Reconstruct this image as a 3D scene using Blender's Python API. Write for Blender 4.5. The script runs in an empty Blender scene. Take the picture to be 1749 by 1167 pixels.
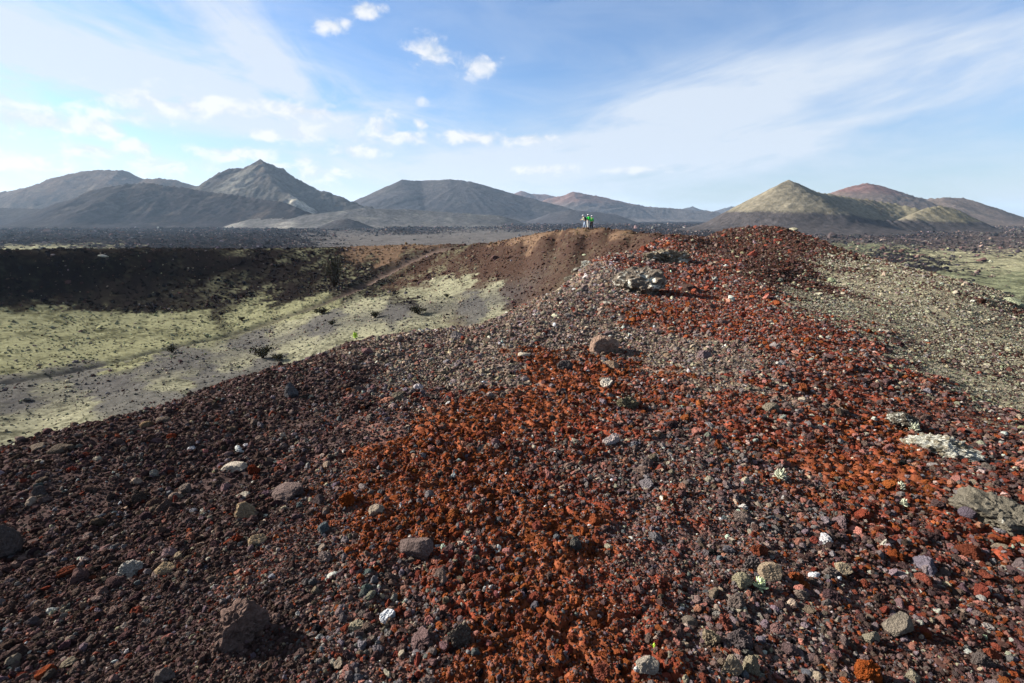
import bpy, bmesh, math, random
import numpy as np
from mathutils import Vector, Matrix, Euler, noise as mnoise

# ------------------------------------------------------------------ camera, sky, sun, exposure
SC = bpy.context.scene
ROOT = SC.collection
F_PX, CX, CY = 826.0, 874.5, 583.5          # photograph's own pixels (1749 x 1167), 17 mm wide angle
PITCH = math.radians(14.4)
SUN_AZ, SUN_EL = math.radians(-74), math.radians(22.5)   # azimuth from the view direction, negative = left
EXPOSURE = 1.7
SKY_STRENGTH = 0.05
SUN_STRENGTH = 5.0

cam_d = bpy.data.cameras.new('camera')
cam_d.sensor_width = 36.0
cam_d.lens = 36.0 * F_PX / 1749.0
cam_d.clip_start = 0.05
cam_d.clip_end = 60000
cam = bpy.data.objects.new('camera', cam_d)
ROOT.objects.link(cam)
cam.location = (0, 0, 0)
cam.rotation_euler = (math.radians(90) - PITCH, 0, 0)
SC.camera = cam
SC.view_settings.view_transform = 'Standard'
SC.view_settings.look = 'None'
SC.view_settings.gamma = 1.0
SC.view_settings.use_curve_mapping = False
SC.view_settings.exposure = EXPOSURE
SC.render.resolution_x, SC.render.resolution_y = 1024, 683
SC.cycles.max_bounces = 4
SC.cycles.diffuse_bounces = 2
SC.cycles.volume_bounces = 1
SC.cycles.transparent_max_bounces = 4
SC.cycles.use_denoising = True

sun_d = bpy.data.lights.new('sun', 'SUN')
sun_d.energy = SUN_STRENGTH
sun_d.angle = math.radians(0.5)
sun_d.color = (1.0, 0.945, 0.87)
sun = bpy.data.objects.new('sun', sun_d)
ROOT.objects.link(sun)
SUN_DIR = Vector((math.sin(SUN_AZ) * math.cos(SUN_EL), math.cos(SUN_AZ) * math.cos(SUN_EL), math.sin(SUN_EL)))
sun.rotation_euler = SUN_DIR.to_track_quat('Z', 'Y').to_euler()
sun.location = SUN_DIR * 50


def pray(px, py):
    """direction (forward component about 1) of a photograph pixel"""
    a = (px - CX) / F_PX
    b = (CY - py) / F_PX
    return np.array([a, math.cos(PITCH) + b * math.sin(PITCH), -math.sin(PITCH) + b * math.cos(PITCH)])


def at(px, py, Y):
    d = pray(px, py)
    return d * (Y / d[1])


def azel(px, py):
    d = pray(px, py)
    return math.degrees(math.atan2(d[0], d[1])), math.degrees(math.atan2(d[2], math.hypot(d[0], d[1])))


# ------------------------------------------------------------------ node helpers
class NT:
    def __init__(self, tree):
        self.t = tree
        self.n = tree.nodes
        self.l = tree.links

    def new(self, typ, **kw):
        n = self.n.new(typ)
        for k, v in kw.items():
            setattr(n, k, v)
        return n

    def put(self, sock, v):
        if isinstance(v, (int, float)):
            sock.default_value = v
        elif isinstance(v, (tuple, list)):
            sock.default_value = v
        else:
            self.l.new(v, sock)

    def m(self, op, a, b=0.0, c=None, clamp=False):
        n = self.new('ShaderNodeMath', operation=op, use_clamp=clamp)
        self.put(n.inputs[0], a)
        self.put(n.inputs[1], b)
        if c is not None:
            self.put(n.inputs[2], c)
        return n.outputs[0]

    def sstep(self, v, lo, hi, a=0.0, b=1.0):
        n = self.new('ShaderNodeMapRange', interpolation_type='SMOOTHSTEP')
        self.put(n.inputs['Value'], v)
        n.inputs['From Min'].default_value = lo
        n.inputs['From Max'].default_value = hi
        n.inputs['To Min'].default_value = a
        n.inputs['To Max'].default_value = b
        return n.outputs[0]

    def lin(self, v, lo, hi, a=0.0, b=1.0):
        n = self.new('ShaderNodeMapRange')
        self.put(n.inputs['Value'], v)
        n.inputs['From Min'].default_value = lo
        n.inputs['From Max'].default_value = hi
        n.inputs['To Min'].default_value = a
        n.inputs['To Max'].default_value = b
        return n.outputs[0]

    def mix(self, fac, a, b, blend='MIX'):
        n = self.new('ShaderNodeMix', data_type='RGBA', blend_type=blend)
        self.put(n.inputs[0], fac)
        self.put(n.inputs[6], a)
        self.put(n.inputs[7], b)
        return n.outputs[2]

    def noise(self, vec, scale, detail=4.0, rough=0.55, dist=0.0):
        n = self.new('ShaderNodeTexNoise')
        self.put(n.inputs['Vector'], vec)
        n.inputs['Scale'].default_value = scale
        n.inputs['Detail'].default_value = detail
        n.inputs['Roughness'].default_value = rough
        n.inputs['Distortion'].default_value = dist
        return n.outputs['Fac']

    def vec(self, x, y, z):
        n = self.new('ShaderNodeCombineXYZ')
        self.put(n.inputs[0], x)
        self.put(n.inputs[1], y)
        self.put(n.inputs[2], z)
        return n.outputs[0]


def scale_col(g, col, fac):
    n = g.new('ShaderNodeVectorMath', operation='SCALE')
    g.put(n.inputs[0], col)
    g.put(n.inputs['Scale'], fac)
    return n.outputs[0]


def build_world():
    w = bpy.data.worlds.new('World')
    SC.world = w
    w.use_nodes = True
    g = NT(w.node_tree)
    g.n.clear()
    out = g.new('ShaderNodeOutputWorld')
    bg = g.new('ShaderNodeBackground')
    bg.inputs['Strength'].default_value = SKY_STRENGTH
    g.l.new(bg.outputs[0], out.inputs['Surface'])
    sky = g.new('ShaderNodeTexSky', sky_type='NISHITA')
    sky.sun_disc = False
    sky.sun_elevation = SUN_EL
    sky.sun_rotation = SUN_AZ
    sky.altitude = 100
    sky.air_density = 1.0
    sky.dust_density = 0.4
    sky.ozone_density = 3.0
    tc = g.new('ShaderNodeTexCoord')
    nrm = g.new('ShaderNodeVectorMath', operation='NORMALIZE')
    g.l.new(tc.outputs['Generated'], nrm.inputs[0])
    sp = g.new('ShaderNodeSeparateXYZ')
    g.l.new(nrm.outputs[0], sp.inputs[0])
    X, Y, Z = sp.outputs
    el = g.m('MULTIPLY', g.m('ARCSINE', Z), 57.29578)
    az = g.m('MULTIPLY', g.m('ARCTAN2', X, Y), 57.29578)

    def blob(px, py, wx, wy, rot=0.0, power=2.0):
        """soft ellipse at a direction; wx, wy in degrees"""
        a0, e0 = azel(px, py)
        du = g.m('SUBTRACT', az, a0)
        dv = g.m('SUBTRACT', el, e0)
        c, s = math.cos(math.radians(rot)), math.sin(math.radians(rot))
        p = g.m('DIVIDE', g.m('ADD', g.m('MULTIPLY', du, c), g.m('MULTIPLY', dv, s)), wx)
        q = g.m('DIVIDE', g.m('SUBTRACT', g.m('MULTIPLY', dv, c), g.m('MULTIPLY', du, s)), wy)
        return g.m('ADD', g.m('MULTIPLY', p, p), g.m('MULTIPLY', q, q))

    def gauss(*a):
        return g.m('EXPONENT', g.m('MULTIPLY', blob(*a), -1.0))

    # --- high thin veils
    def streaks(rot, sx, sy, seed):
        c, s = math.cos(math.radians(rot)), math.sin(math.radians(rot))
        p = g.m('ADD', g.m('MULTIPLY', az, c), g.m('MULTIPLY', el, s))
        q = g.m('SUBTRACT', g.m('MULTIPLY', el, c), g.m('MULTIPLY', az, s))
        v = g.vec(g.m('MULTIPLY', p, sx), g.m('MULTIPLY', q, sy), seed)
        return g.noise(v, 1.0, 6.0, 0.6, 0.6)
    sA = g.sstep(streaks(-8, 0.07, 0.24, 3.1), 0.25, 0.78)
    sB = g.sstep(streaks(8, 0.045, 0.20, 7.7), 0.18, 0.78)
    sC = g.sstep(streaks(-46, 0.05, 0.22, 1.3), 0.38, 0.7)
    left = g.m('MULTIPLY', g.m('ADD', g.m('ADD', g.m('MULTIPLY', gauss(150, 190, 28, 5.2, -4), 1.05),
                                          g.m('MULTIPLY', gauss(480, 180, 16, 3.8, -6), 1.0)),
                                 g.m('MULTIPLY', gauss(80, 60, 22, 6, 0), 0.65)), g.m('MULTIPLY', sA, g.m('SUBTRACT', 1.0, g.m('MULTIPLY', gauss(200, 240, 26, 1.5, 0), 0.75))))
    diag = g.m('MULTIPLY', gauss(450, 70, 9, 3.2, -46), g.m('MULTIPLY', sC, 0.75))
    right = g.m('MULTIPLY', g.m('ADD', g.m('ADD', g.m('MULTIPLY', gauss(1150, 165, 16, 3.0, 9), 0.9),
                                           g.m('MULTIPLY', gauss(1600, 130, 22, 4.6, 6), 1.25)),
                                  g.m('MULTIPLY', gauss(1050, 275, 22, 2.6, 0), 1.15)), sB)
    low = g.m('MULTIPLY', g.m('MULTIPLY', g.sstep(el, 10.0, 0.0), g.sstep(az, 45.0, -10.0, 0.55, 1.0)), g.m('ADD', g.m('MULTIPLY', sA, 0.45), 0.30))
    out_of_view = g.m('MULTIPLY', g.sstep(g.noise(g.vec(g.m('DIVIDE', X, g.m('ADD', g.m('ABSOLUTE', Z), 0.15)),
                      g.m('DIVIDE', Y, g.m('ADD', g.m('ABSOLUTE', Z), 0.15)), 0.0), 0.7, 6.0, 0.6, 0.4), 0.5, 0.8),
                      g.sstep(el, 20.0, 32.0))
    veil = g.m('ADD', g.m('ADD', g.m('ADD', left, diag), g.m('ADD', right, low)), g.m('MULTIPLY', g.m('ADD', sA, 0.4), 0.17))
    veil = g.m('MINIMUM', g.m('ADD', veil, g.m('MULTIPLY', out_of_view, 0.1)), 0.93)

    # --- small cumulus
    cums = [(738, 86, 2.9, 1.7), (822, 115, 2.5, 1.3), (622, 14, 2.2, 1.0), (565, 44, 2.4, 0.8),
            (652, 218, 2.4, 1.7), (690, 235, 4.2, 0.9), (812, 236, 5.6, 1.0), (905, 238, 4.0, 0.8), (515, 226, 2.6, 1.3), (452, 230, 2.0, .7),
            (718, 176, .9, .6), (720, 210, .9, .7), (155, 256, 3.2, 0.9), (240, 252, 2.4, 1.0), (275, 285, 4.0, 1.4),
            (540, 296, 4.4, 1.6), (520, 275, 1.3, .9), (60, 205, 8.0, 1.6), (165, 215, 4.0, 1.7), (330, 180, 9, 1.4), (520, 190, 6, 1.0), (20, 275, 6, 1.2), (400, 262, 5, 1.0), (610, 260, 4, 1.0), (930, 290, 5.5, .7), (1080, 290, 5.0, .6)]
    dens = None
    for px, py, wx, wy in cums:
        d = g.m('SUBTRACT', 1.0, g.m('SQRT', blob(px, py, wx, wy)))
        dens = d if dens is None else g.m('MAXIMUM', dens, d)
    dens = g.m('MAXIMUM', dens, -0.8)
    nv = g.vec(g.m('MULTIPLY', az, 0.42), g.m('MULTIPLY', el, 0.62), 4.0)
    nz = g.noise(nv, 1.0, 5.0, 0.55, 0.3)
    nbig = g.noise(nv, 0.45, 2.0, 0.5)
    cmask = g.m('ADD', dens, g.m('MULTIPLY', g.m('SUBTRACT', nz, 0.5), 2.6))
    cmask = g.sstep(cmask, 0.0, 0.85)
    cmask = g.m('MULTIPLY', cmask, g.sstep(nbig, 0.2, 0.5, 0.6, 0.95))
    k = 1.0 / SKY_STRENGTH / (2 ** EXPOSURE)
    cshade = g.sstep(nz, 0.38, 0.62)

    hsv = g.new('ShaderNodeHueSaturation')
    g.l.new(g.sstep(el, 22.0, 34.0, 1.12, 0.4), hsv.inputs['Saturation'])
    hsv.inputs['Value'].default_value = 1.0
    g.l.new(sky.outputs[0], hsv.inputs['Color'])
    base = g.mix(1.0, scale_col(g, hsv.outputs[0], g.sstep(el, 0.0, 13.0, 0.68, 0.94)), (0.97, 1.05, 1.19, 1), 'MULTIPLY')
    veilc = (0.74 * k, 0.82 * k, 0.93 * k, 1)
    col = g.mix(veil, base, veilc)
    ccol = g.mix(cshade, (0.74 * k, 0.80 * k, 0.87 * k, 1), (0.96 * k, 0.97 * k, 0.99 * k, 1))
    col = g.mix(cmask, col, ccol)
    g.l.new(col, bg.inputs['Color'])


build_world()

# ------------------------------------------------------------------ numpy noise
_rng = np.random.default_rng(11)
PERM = _rng.permutation(4096)
GRAD = np.stack([np.cos(np.linspace(0, 2 * np.pi, 64, endpoint=False)), np.sin(np.linspace(0, 2 * np.pi, 64, endpoint=False))], 1)


def _h(ix, iy):
    return PERM[(PERM[ix & 4095] + iy) & 4095]


def perlin(x, y):
    ix = np.floor(x).astype(np.int64)
    iy = np.floor(y).astype(np.int64)
    fx, fy = x - ix, y - iy
    u = fx * fx * fx * (fx * (fx * 6 - 15) + 10)
    v = fy * fy * fy * (fy * (fy * 6 - 15) + 10)

    def gr(a, b, dx, dy):
        q = GRAD[_h(a, b) & 63]
        return q[..., 0] * dx + q[..., 1] * dy
    n00 = gr(ix, iy, fx, fy)
    n10 = gr(ix + 1, iy, fx - 1, fy)
    n01 = gr(ix, iy + 1, fx, fy - 1)
    n11 = gr(ix + 1, iy + 1, fx - 1, fy - 1)
    return 1.5 * ((n00 * (1 - u) + n10 * u) * (1 - v) + (n01 * (1 - u) + n11 * u) * v)


def fbm(x, y, oct=4, gain=0.5, seed=0.0):
    s, a, t = 0.0, 1.0, 0.0
    c, sn = 0.8, 0.6
    x = x + seed * 17.3
    y = y - seed * 9.1
    for _ in range(oct):
        s = s + a * perlin(x, y)
        t += a
        a *= gain
        x, y = (x * c - y * sn) * 2.03 + 5.2, (x * sn + y * c) * 2.03 + 1.7
    return s / t


def ridged(x, y, oct=4, gain=0.5, seed=0.0):
    s, a, t = 0.0, 1.0, 0.0
    x = x + seed * 17.3
    y = y - seed * 9.1
    for _ in range(oct):
        s = s + a * (1 - np.abs(perlin(x, y)) * 1.6)
        t += a
        a *= gain
        x, y = (x * .8 - y * .6) * 2.03 + 5.2, (x * .6 + y * .8) * 2.03 + 1.7
    return s / t


def worley(x, y, seed=0):
    """distance to the nearest and second nearest jittered cell point, and a random number of the cell"""
    ix = np.floor(x).astype(np.int64)
    iy = np.floor(y).astype(np.int64)
    f1 = np.full(x.shape, 9.0)
    f2 = np.full(x.shape, 9.0)
    cid = np.zeros(x.shape)
    for dx in (-1, 0, 1):
        for dy in (-1, 0, 1):
            h = _h(ix + dx + seed * 31, iy + dy)
            jx = (h & 63) / 63.0
            jy = ((h >> 6) & 63) / 63.0
            d = np.hypot(ix + dx + jx - x, iy + dy + jy - y)
            closer = d < f1
            f2 = np.where(closer, f1, np.minimum(f2, d))
            cid = np.where(closer, h / 4096.0, cid)
            f1 = np.where(closer, d, f1)
    return f1, f2, cid


def smooth(v, lo, hi):
    t = np.clip((v - lo) / (hi - lo), 0, 1)
    return t * t * (3 - 2 * t)


# ------------------------------------------------------------------ the volcano under the camera: height
PLAIN_Z = -30.0
PICKS = [  # photograph pixel and forward distance (m)
    (-250, 1167, 1.5), (0, 1167, 1.45), (437, 1167, 1.38), (874, 1167, 1.35), (1312, 1167, 1.37), (1749, 1167, 1.42), (2000, 1167, 1.45),
    (0, 950, 2.35), (437, 950, 2.15), (874, 950, 2.1), (1312, 950, 2.1), (1749, 950, 2.25),
    (0, 850, 3.05), (300, 850, 2.95), (600, 800, 3.2), (900, 800, 3.05), (1200, 800, 3.05), (1500, 800, 3.3), (1749, 800, 3.5),
    (0, 768, 4.1), (200, 721, 4.9), (350, 669, 5.7), (450, 639, 6.3), (600, 588, 7.6), (700, 570, 8.6), (840, 549, 10.2), (900, 519, 12.6),
    (970, 487, 16), (1000, 457, 21), (1090, 430, 27), (1140, 409, 32), (1230, 398, 36), (1290, 390, 38), (1340, 392, 38), (1290, 394, 41), (1340, 399, 42), (1230, 403, 39.5), (1400, 420, 39.5), (1290, 403, 46), (1340, 412, 46), (1260, 393, 38), (1370, 402, 37.5), (1330, 410, 30), (1260, 415, 30),
    (700, 700, 4.25), (450, 720, 4.2), (700, 620, 6.2), (1030, 600, 6.9), (900, 650, 5.3), (1200, 650, 5.4), (1200, 560, 8.6),
    (1095, 490, 14), (1135, 447, 20), (1200, 420, 27), (1300, 450, 20), (1400, 480, 19), (1400, 560, 9.2), (1500, 560, 10.5),
    (1600, 650, 6.6), (1700, 650, 7.2), (1610, 760, 3.95), (1749, 700, 5.8), (1600, 560, 12.5), (1749, 580, 12.5),
    (1400, 413, 36), (1450, 435, 33.5), (1530, 458, 30), (1640, 493, 24.5), (1749, 525, 20),
    # crater floor and inner walls
    (0, 740, 33.5), (0, 650, 46), (0, 580, 62), (300, 600, 57), (450, 620, 50), (540, 560, 62), (700, 540, 60), (200, 690, 37),
    (-200, 600, 58), (860, 500, 63), (900, 460, 67), (1003, 430, 60), (650, 515, 72),
]
WORLD_PICKS = [
    (3, 30, -7.5), (10, 42, -6.5), (14, 43, -4.2), (-1, 20, -6.5), (-2, 35, -11), (-5, 14, -6), (-10, 25, -11.5), (-17, 40, -14.5),
    (-8, 10, -6.5), (-15, 18, -12), (-10, 8.5, -6.8), (-18, 15, -12), (-27, 24, -15.5), (6, 32, -5),
    (-9, 1, -4.5), (-20, 2, -11), (-35, 10, -15.5),
    (0, -5, -1.9), (5, -4, -2.4), (-5, -5, -2.8), (0, -20, -3), (15, -15, -8), (-15, -25, -6), (40, -20, -22), (-45, -35, -12),
    (30, 5, -9.5), (45, 20, -17), (12, 3, -3.9), (8, 0, -3), (20, 10, -5.2),
    (-75, 40, -6), (-62, 5, -6), (-38, -15, -6), (-110, 20, -16), (-90, -25, -20),
    (36, 34, -12), (58, 54, -24), (80, 75, -29), (37, 47, -12), (58, 75, -25), (34, 55, -10), (53, 85, -24), (25, 46, -5), (24, 62, -7),
    (20, 82, -10), (34, 100, -24), (5, 100, -14), (5, 125, -24), (-14, 135, -20), (-40, 140, -22), (-75, 125, -20), (-110, 105, -20), (-120, 60, -20),
] + [(185 * math.cos(t), 185 * math.sin(t), -29.0) for t in np.linspace(0, 2 * math.pi, 20, endpoint=False)]


def qmap(x, y):
    r = np.hypot(x, y) + 1e-9
    s = np.log1p(r / 2.0) / r
    return x * s, y * s


def tps_fit(P, v, reg=1e-4):
    d2 = ((P[:, None, :] - P[None]) ** 2).sum(-1)
    K = 0.5 * d2 * np.log(d2 + 1e-12)
    n = len(P)
    A = np.zeros((n + 3, n + 3))
    A[:n, :n] = K + reg * np.eye(n)
    A[:n, n] = 1
    A[:n, n + 1:] = P
    A[n, :n] = 1
    A[n + 1:, :n] = P.T
    return np.linalg.solve(A, np.concatenate([v, np.zeros(3)]))


CHAINS = [  # lines of even height change: crater rim, middle and foot of its inner wall
    [(1140, 404, 52), (1080, 394, 59), (1003, 389, 65), (950, 394, 70), (900, 402, 77), (820, 409, 90), (740, 414, 102), (650, 419, 106),
     (540, 424, 106), (400, 425, 104), (300, 425, 101), (150, 425, 97), (0, 427, 92), (-150, 432, 85), (-350, 450, 75)],
    [(1080, 412, 56), (1003, 404, 63.3), (950, 412, 68.5), (900, 422, 73.5), (820, 431, 84), (740, 438, 93.5), (650, 447, 97.5), (540, 458, 97), (400, 469, 95),
     (300, 475, 93), (150, 478, 89.5), (0, 480, 85), (-200, 486, 77)],
    [(880, 510, 59), (800, 500, 68), (740, 494, 75), (650, 492, 82), (540, 503, 84), (400, 520, 84), (300, 528, 82), (150, 535, 79), (0, 537, 75), (-200, 545, 67)],
]


BROWS = [  # where the ridge rolls over out of sight: the ground just past the brow
    ([(0, 768, 4.1), (200, 721, 4.9), (350, 669, 5.7), (450, 639, 6.3), (600, 588, 7.6)], 1.2, 0.32),
    ([(1400, 415, 36), (1450, 437, 33.5), (1530, 460, 30), (1640, 496, 24.5), (1749, 528, 20), (1800, 540, 17)], 1.16, 0.75),
    ([(1230, 402, 37), (1290, 395, 40), (1340, 398, 40), (1380, 408, 39)], 1.12, 0.75)]


def densify(L, step):
    P = np.array([at(*p) for p in L])
    o = []
    for a, b in zip(P[:-1], P[1:]):
        n = max(1, int(round(np.linalg.norm(b - a) / step)))
        o += [a + (b - a) * t for t in np.linspace(0, 1, n, endpoint=False)]
    return o + [P[-1]]


_pts = np.array([at(*p) for p in PICKS] + [p for j, L in enumerate(CHAINS) for p in densify(L, 2.2 if j == 0 else 4.5)]
                + [np.array([p[0] * k, p[1] * k, p[2] - dz]) for p in densify(CHAINS[0], 5.0) for k, dz in ((1.035, 0.35), (1.22, 9.0))]
                + [np.array([p[0] * k, p[1] * k, p[2] * k - dz]) for L, k, dz in BROWS for p in densify(L, 1.5)] + [np.array(p, float) for p in WORLD_PICKS])
_q = np.stack(qmap(_pts[:, 0], _pts[:, 1]), 1)
_tps = tps_fit(_q, _pts[:, 2])


def _tps_eval(x, y):
    out = np.empty(x.shape)
    n = len(_q)
    for s in range(0, len(x), 40000):
        e = slice(s, s + 40000)
        qx, qy = qmap(x[e], y[e])
        d2 = (qx[:, None] - _q[None, :, 0]) ** 2 + (qy[:, None] - _q[None, :, 1]) ** 2
        out[e] = (0.5 * d2 * np.log(d2 + 1e-12)) @ _tps[:n] + _tps[n] + qx * _tps[n + 1] + qy * _tps[n + 2]
    return out


# the smooth hill is worked out once on a polar grid and looked up from there
_NT, _NR, _R0, _R1 = 720, 420, 0.3, 240.0
_gt = np.linspace(-math.pi, math.pi, _NT + 1)
_gr = np.exp(np.linspace(math.log(_R0), math.log(_R1), _NR))
_GT, _GR = np.meshgrid(_gt, _gr, indexing='ij')
_GZ = _tps_eval((_GR * np.sin(_GT)).ravel(), (_GR * np.cos(_GT)).ravel()).reshape(_GT.shape)
_k = np.exp(-0.5 * (np.arange(-12, 13) / 5.0) ** 2)
_k /= _k.sum()
_sm = sum(w * np.roll(_GZ[:-1], i, axis=0) for w, i in zip(_k, range(-12, 13)))
_sm = np.concatenate([_sm, _sm[:1]], 0)
_w = smooth(_GR, 30, 60) * smooth(_GT, 0.06, -0.12)      # the western wall runs round evenly
_GZ = _GZ * (1 - _w) + _sm * _w


def base_height(x, y):
    x = np.asarray(x, float)
    y = np.asarray(y, float)
    r = np.hypot(x, y)
    u = (np.arctan2(x, y) + math.pi) / (2 * math.pi) * _NT
    v = np.log(np.clip(r, _R0, _R1 * 0.9999) / _R0) / math.log(_R1 / _R0) * (_NR - 1)
    i = np.clip(u.astype(int), 0, _NT - 1)
    j = np.clip(v.astype(int), 0, _NR - 2)
    u, v = u - i, v - j
    out = (_GZ[i, j] * (1 - u) + _GZ[i + 1, j] * u) * (1 - v) + (_GZ[i, j + 1] * (1 - u) + _GZ[i + 1, j + 1] * u) * v
    t = smooth(r, 150, 230)
    return out * (1 - t) + PLAIN_Z * t


def march(pix):
    """where the rays of photograph pixels first meet the ground"""
    D = np.array([pray(*p) for p in pix])
    D /= np.hypot(D[:, 0], D[:, 1])[:, None]
    rs = np.concatenate([np.exp(np.linspace(math.log(0.9), math.log(235), 700)), np.exp(np.linspace(math.log(240), math.log(12000), 200))])
    H = base_height(D[:, :1] * rs[None], D[:, 1:2] * rs[None])
    under = D[:, 2:3] * rs[None] <= H
    k = np.where(under.any(1), under.argmax(1), len(rs) - 1)
    k0 = np.maximum(k - 1, 0)
    i = np.arange(len(D))
    a = (D[:, 2] * rs[k0] - H[i, k0])
    b = (H[i, k] - D[:, 2] * rs[k])
    f = np.clip(a / (a + b + 1e-9), 0, 1)
    r = rs[k0] + (rs[k] - rs[k0]) * f
    return np.stack([D[:, 0] * r, D[:, 1] * r], 1)


# ------------------------------------------------------------------ what the ground is made of
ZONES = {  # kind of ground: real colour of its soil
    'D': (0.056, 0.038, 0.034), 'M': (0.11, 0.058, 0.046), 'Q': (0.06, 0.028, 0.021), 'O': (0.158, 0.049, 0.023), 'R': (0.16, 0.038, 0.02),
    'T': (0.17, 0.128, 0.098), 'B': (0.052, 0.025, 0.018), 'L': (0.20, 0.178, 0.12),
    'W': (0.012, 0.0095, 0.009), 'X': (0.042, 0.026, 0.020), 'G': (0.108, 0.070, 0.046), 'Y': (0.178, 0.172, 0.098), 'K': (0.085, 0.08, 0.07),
    'E': (0.20, 0.19, 0.125),
    'V': (0.014, 0.012, 0.013), 'S': (0.105, 0.095, 0.088), 'P': (0.15, 0.155, 0.09), 'N': (0.23, 0.215, 0.13), 'U': (0.045, 0.034, 0.031),
}
ZK = list(ZONES)
ZCOL = np.array([ZONES[k] for k in ZK])
ZPIX = {
    'D': [(0, 800), (0, 950), (0, 1167), (150, 850), (200, 1000), (200, 1167), (350, 950), (300, 760), (400, 1110), (450, 700), (300, 700), (480, 780), (430, 870), (100, 760), (560, 640)],
    'M': [(520, 950), (520, 1100), (650, 1150), (620, 1060), (600, 760), (1150, 850), (1100, 800), (1150, 760), (1250, 900), (1200, 1000), (1300, 1000), (1250, 1120), (1400, 1100), (1500, 1150), (1250, 800), (1350, 900), (680, 700)],
    'O': [(700, 900), (620, 930), (800, 800), (850, 720), (950, 650), (1080, 640), (900, 880), (1000, 930), (950, 1000), (900, 1100), (980, 1140), (860, 1167), (1130, 550), (1450, 750), (1400, 800), (1480, 850), (850, 1030)],
    'R': [(1000, 760), (780, 990), (740, 1040), (1200, 555), (1250, 720), (1100, 1050), (1060, 1110), (1350, 740), (1500, 900), (1600, 900), (1650, 960), (1380, 650), (1150, 500), (1110, 452), (1200, 450), (1250, 520), (1320, 580), (1400, 620), (1450, 580), (1150, 422), (1500, 650), (1080, 860)],
    'Q': [(1700, 1050), (1600, 1100), (1500, 970), (1749, 1150), (1700, 800), (1600, 790), (1700, 740), (1650, 710), (1550, 700), (1430, 920)],
    'T': [(650, 610), (750, 600), (850, 585), (900, 560), (950, 540), (1000, 530), (1080, 590), (1150, 600), (1000, 580), (800, 640), (1230, 610), (960, 505), (1050, 478), (1280, 640), (1010, 460)],
    'B': [(1200, 410), (1290, 395), (1300, 430), (1350, 412), (1330, 470), (1240, 410), (1180, 415), (1260, 403), (1320, 400), (1360, 425), (1280, 440), (1240, 425), (1330, 450), (1380, 440), (1270, 420)],
    'L': [(1450, 490), (1400, 445), (1550, 520), (1600, 600), (1700, 600), (1749, 550), (1500, 470), (1700, 680), (1550, 600), (1640, 500), (1420, 520), (1749, 640), (1600, 650)],
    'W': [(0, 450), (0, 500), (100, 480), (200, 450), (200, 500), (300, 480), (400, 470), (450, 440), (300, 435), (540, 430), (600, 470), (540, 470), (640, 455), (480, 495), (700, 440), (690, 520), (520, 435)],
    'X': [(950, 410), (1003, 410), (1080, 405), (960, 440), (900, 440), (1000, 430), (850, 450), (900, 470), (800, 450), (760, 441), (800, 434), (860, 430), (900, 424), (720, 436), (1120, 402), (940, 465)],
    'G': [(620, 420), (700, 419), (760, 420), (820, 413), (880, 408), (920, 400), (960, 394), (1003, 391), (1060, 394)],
    'Y': [(0, 570), (0, 620), (100, 590), (200, 570), (300, 560), (420, 545), (500, 530), (450, 520), (550, 520), (560, 505), (200, 620)],
    'E': [(0, 720), (100, 690), (300, 650), (400, 610), (500, 590), (600, 560), (700, 545), (620, 520), (760, 500), (850, 500), (800, 480), (500, 560), (700, 510), (850, 525), (750, 480)],
    'K': [(0, 660), (150, 640), (300, 610), (430, 580), (560, 545), (0, 690), (200, 660), (280, 690), (350, 650), (450, 630), (680, 530), (820, 520)],
    'V': [(0, 416), (60, 417), (150, 418), (220, 421), (300, 421), (400, 421), (100, 410), (300, 415), (300, 395), (500, 398), (700, 393), (900, 388), (1100, 384), (1180, 381), (700, 384), (500, 410), (100, 395), (1500, 402), (1560, 447), (1600, 455), (1500, 437), (1480, 434), (1520, 440), (1540, 444), (1580, 451), (1620, 457), (1490, 440), (1530, 447), (1749, 515), (1350, 398)],
    'S': [(620, 411), (700, 410), (800, 406), (880, 403), (560, 380), (650, 377), (480, 383), (590, 408)],
    'P': [(1700, 490), (1650, 475), (1600, 470), (1749, 500), (1550, 465), (1749, 470), (1460, 424)],
    'N': [(1650, 456), (1700, 458), (1749, 452), (30, 424), (110, 424), (1600, 432), (1749, 440)],
    'U': [(1600, 422), (1700, 430), (1749, 415), (1450, 412), (1650, 410), (1700, 420)],
}
_rim = np.array([p[:2] for p in CHAINS[0]])[::-1]
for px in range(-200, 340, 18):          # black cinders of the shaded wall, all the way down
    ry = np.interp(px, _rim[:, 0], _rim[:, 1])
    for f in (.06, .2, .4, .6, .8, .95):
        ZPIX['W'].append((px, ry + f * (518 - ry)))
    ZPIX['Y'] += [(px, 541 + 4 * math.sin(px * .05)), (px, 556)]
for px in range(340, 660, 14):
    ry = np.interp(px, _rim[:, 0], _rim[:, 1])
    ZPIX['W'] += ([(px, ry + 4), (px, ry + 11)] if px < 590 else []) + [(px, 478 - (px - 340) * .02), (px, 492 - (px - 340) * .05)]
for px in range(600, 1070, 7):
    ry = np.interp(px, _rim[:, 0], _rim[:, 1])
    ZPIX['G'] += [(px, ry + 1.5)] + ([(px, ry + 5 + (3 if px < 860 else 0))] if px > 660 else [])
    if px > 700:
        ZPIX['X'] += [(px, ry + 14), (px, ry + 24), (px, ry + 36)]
_zp, _zk = [], []
for k, L in ZPIX.items():
    for p in L:
        _zp.append(p)
        _zk.append(ZK.index(k))
_zxy = march(_zp)
_zq = np.stack(qmap(_zxy[:, 0], _zxy[:, 1]), 1)
_zk = np.array(_zk)


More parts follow.
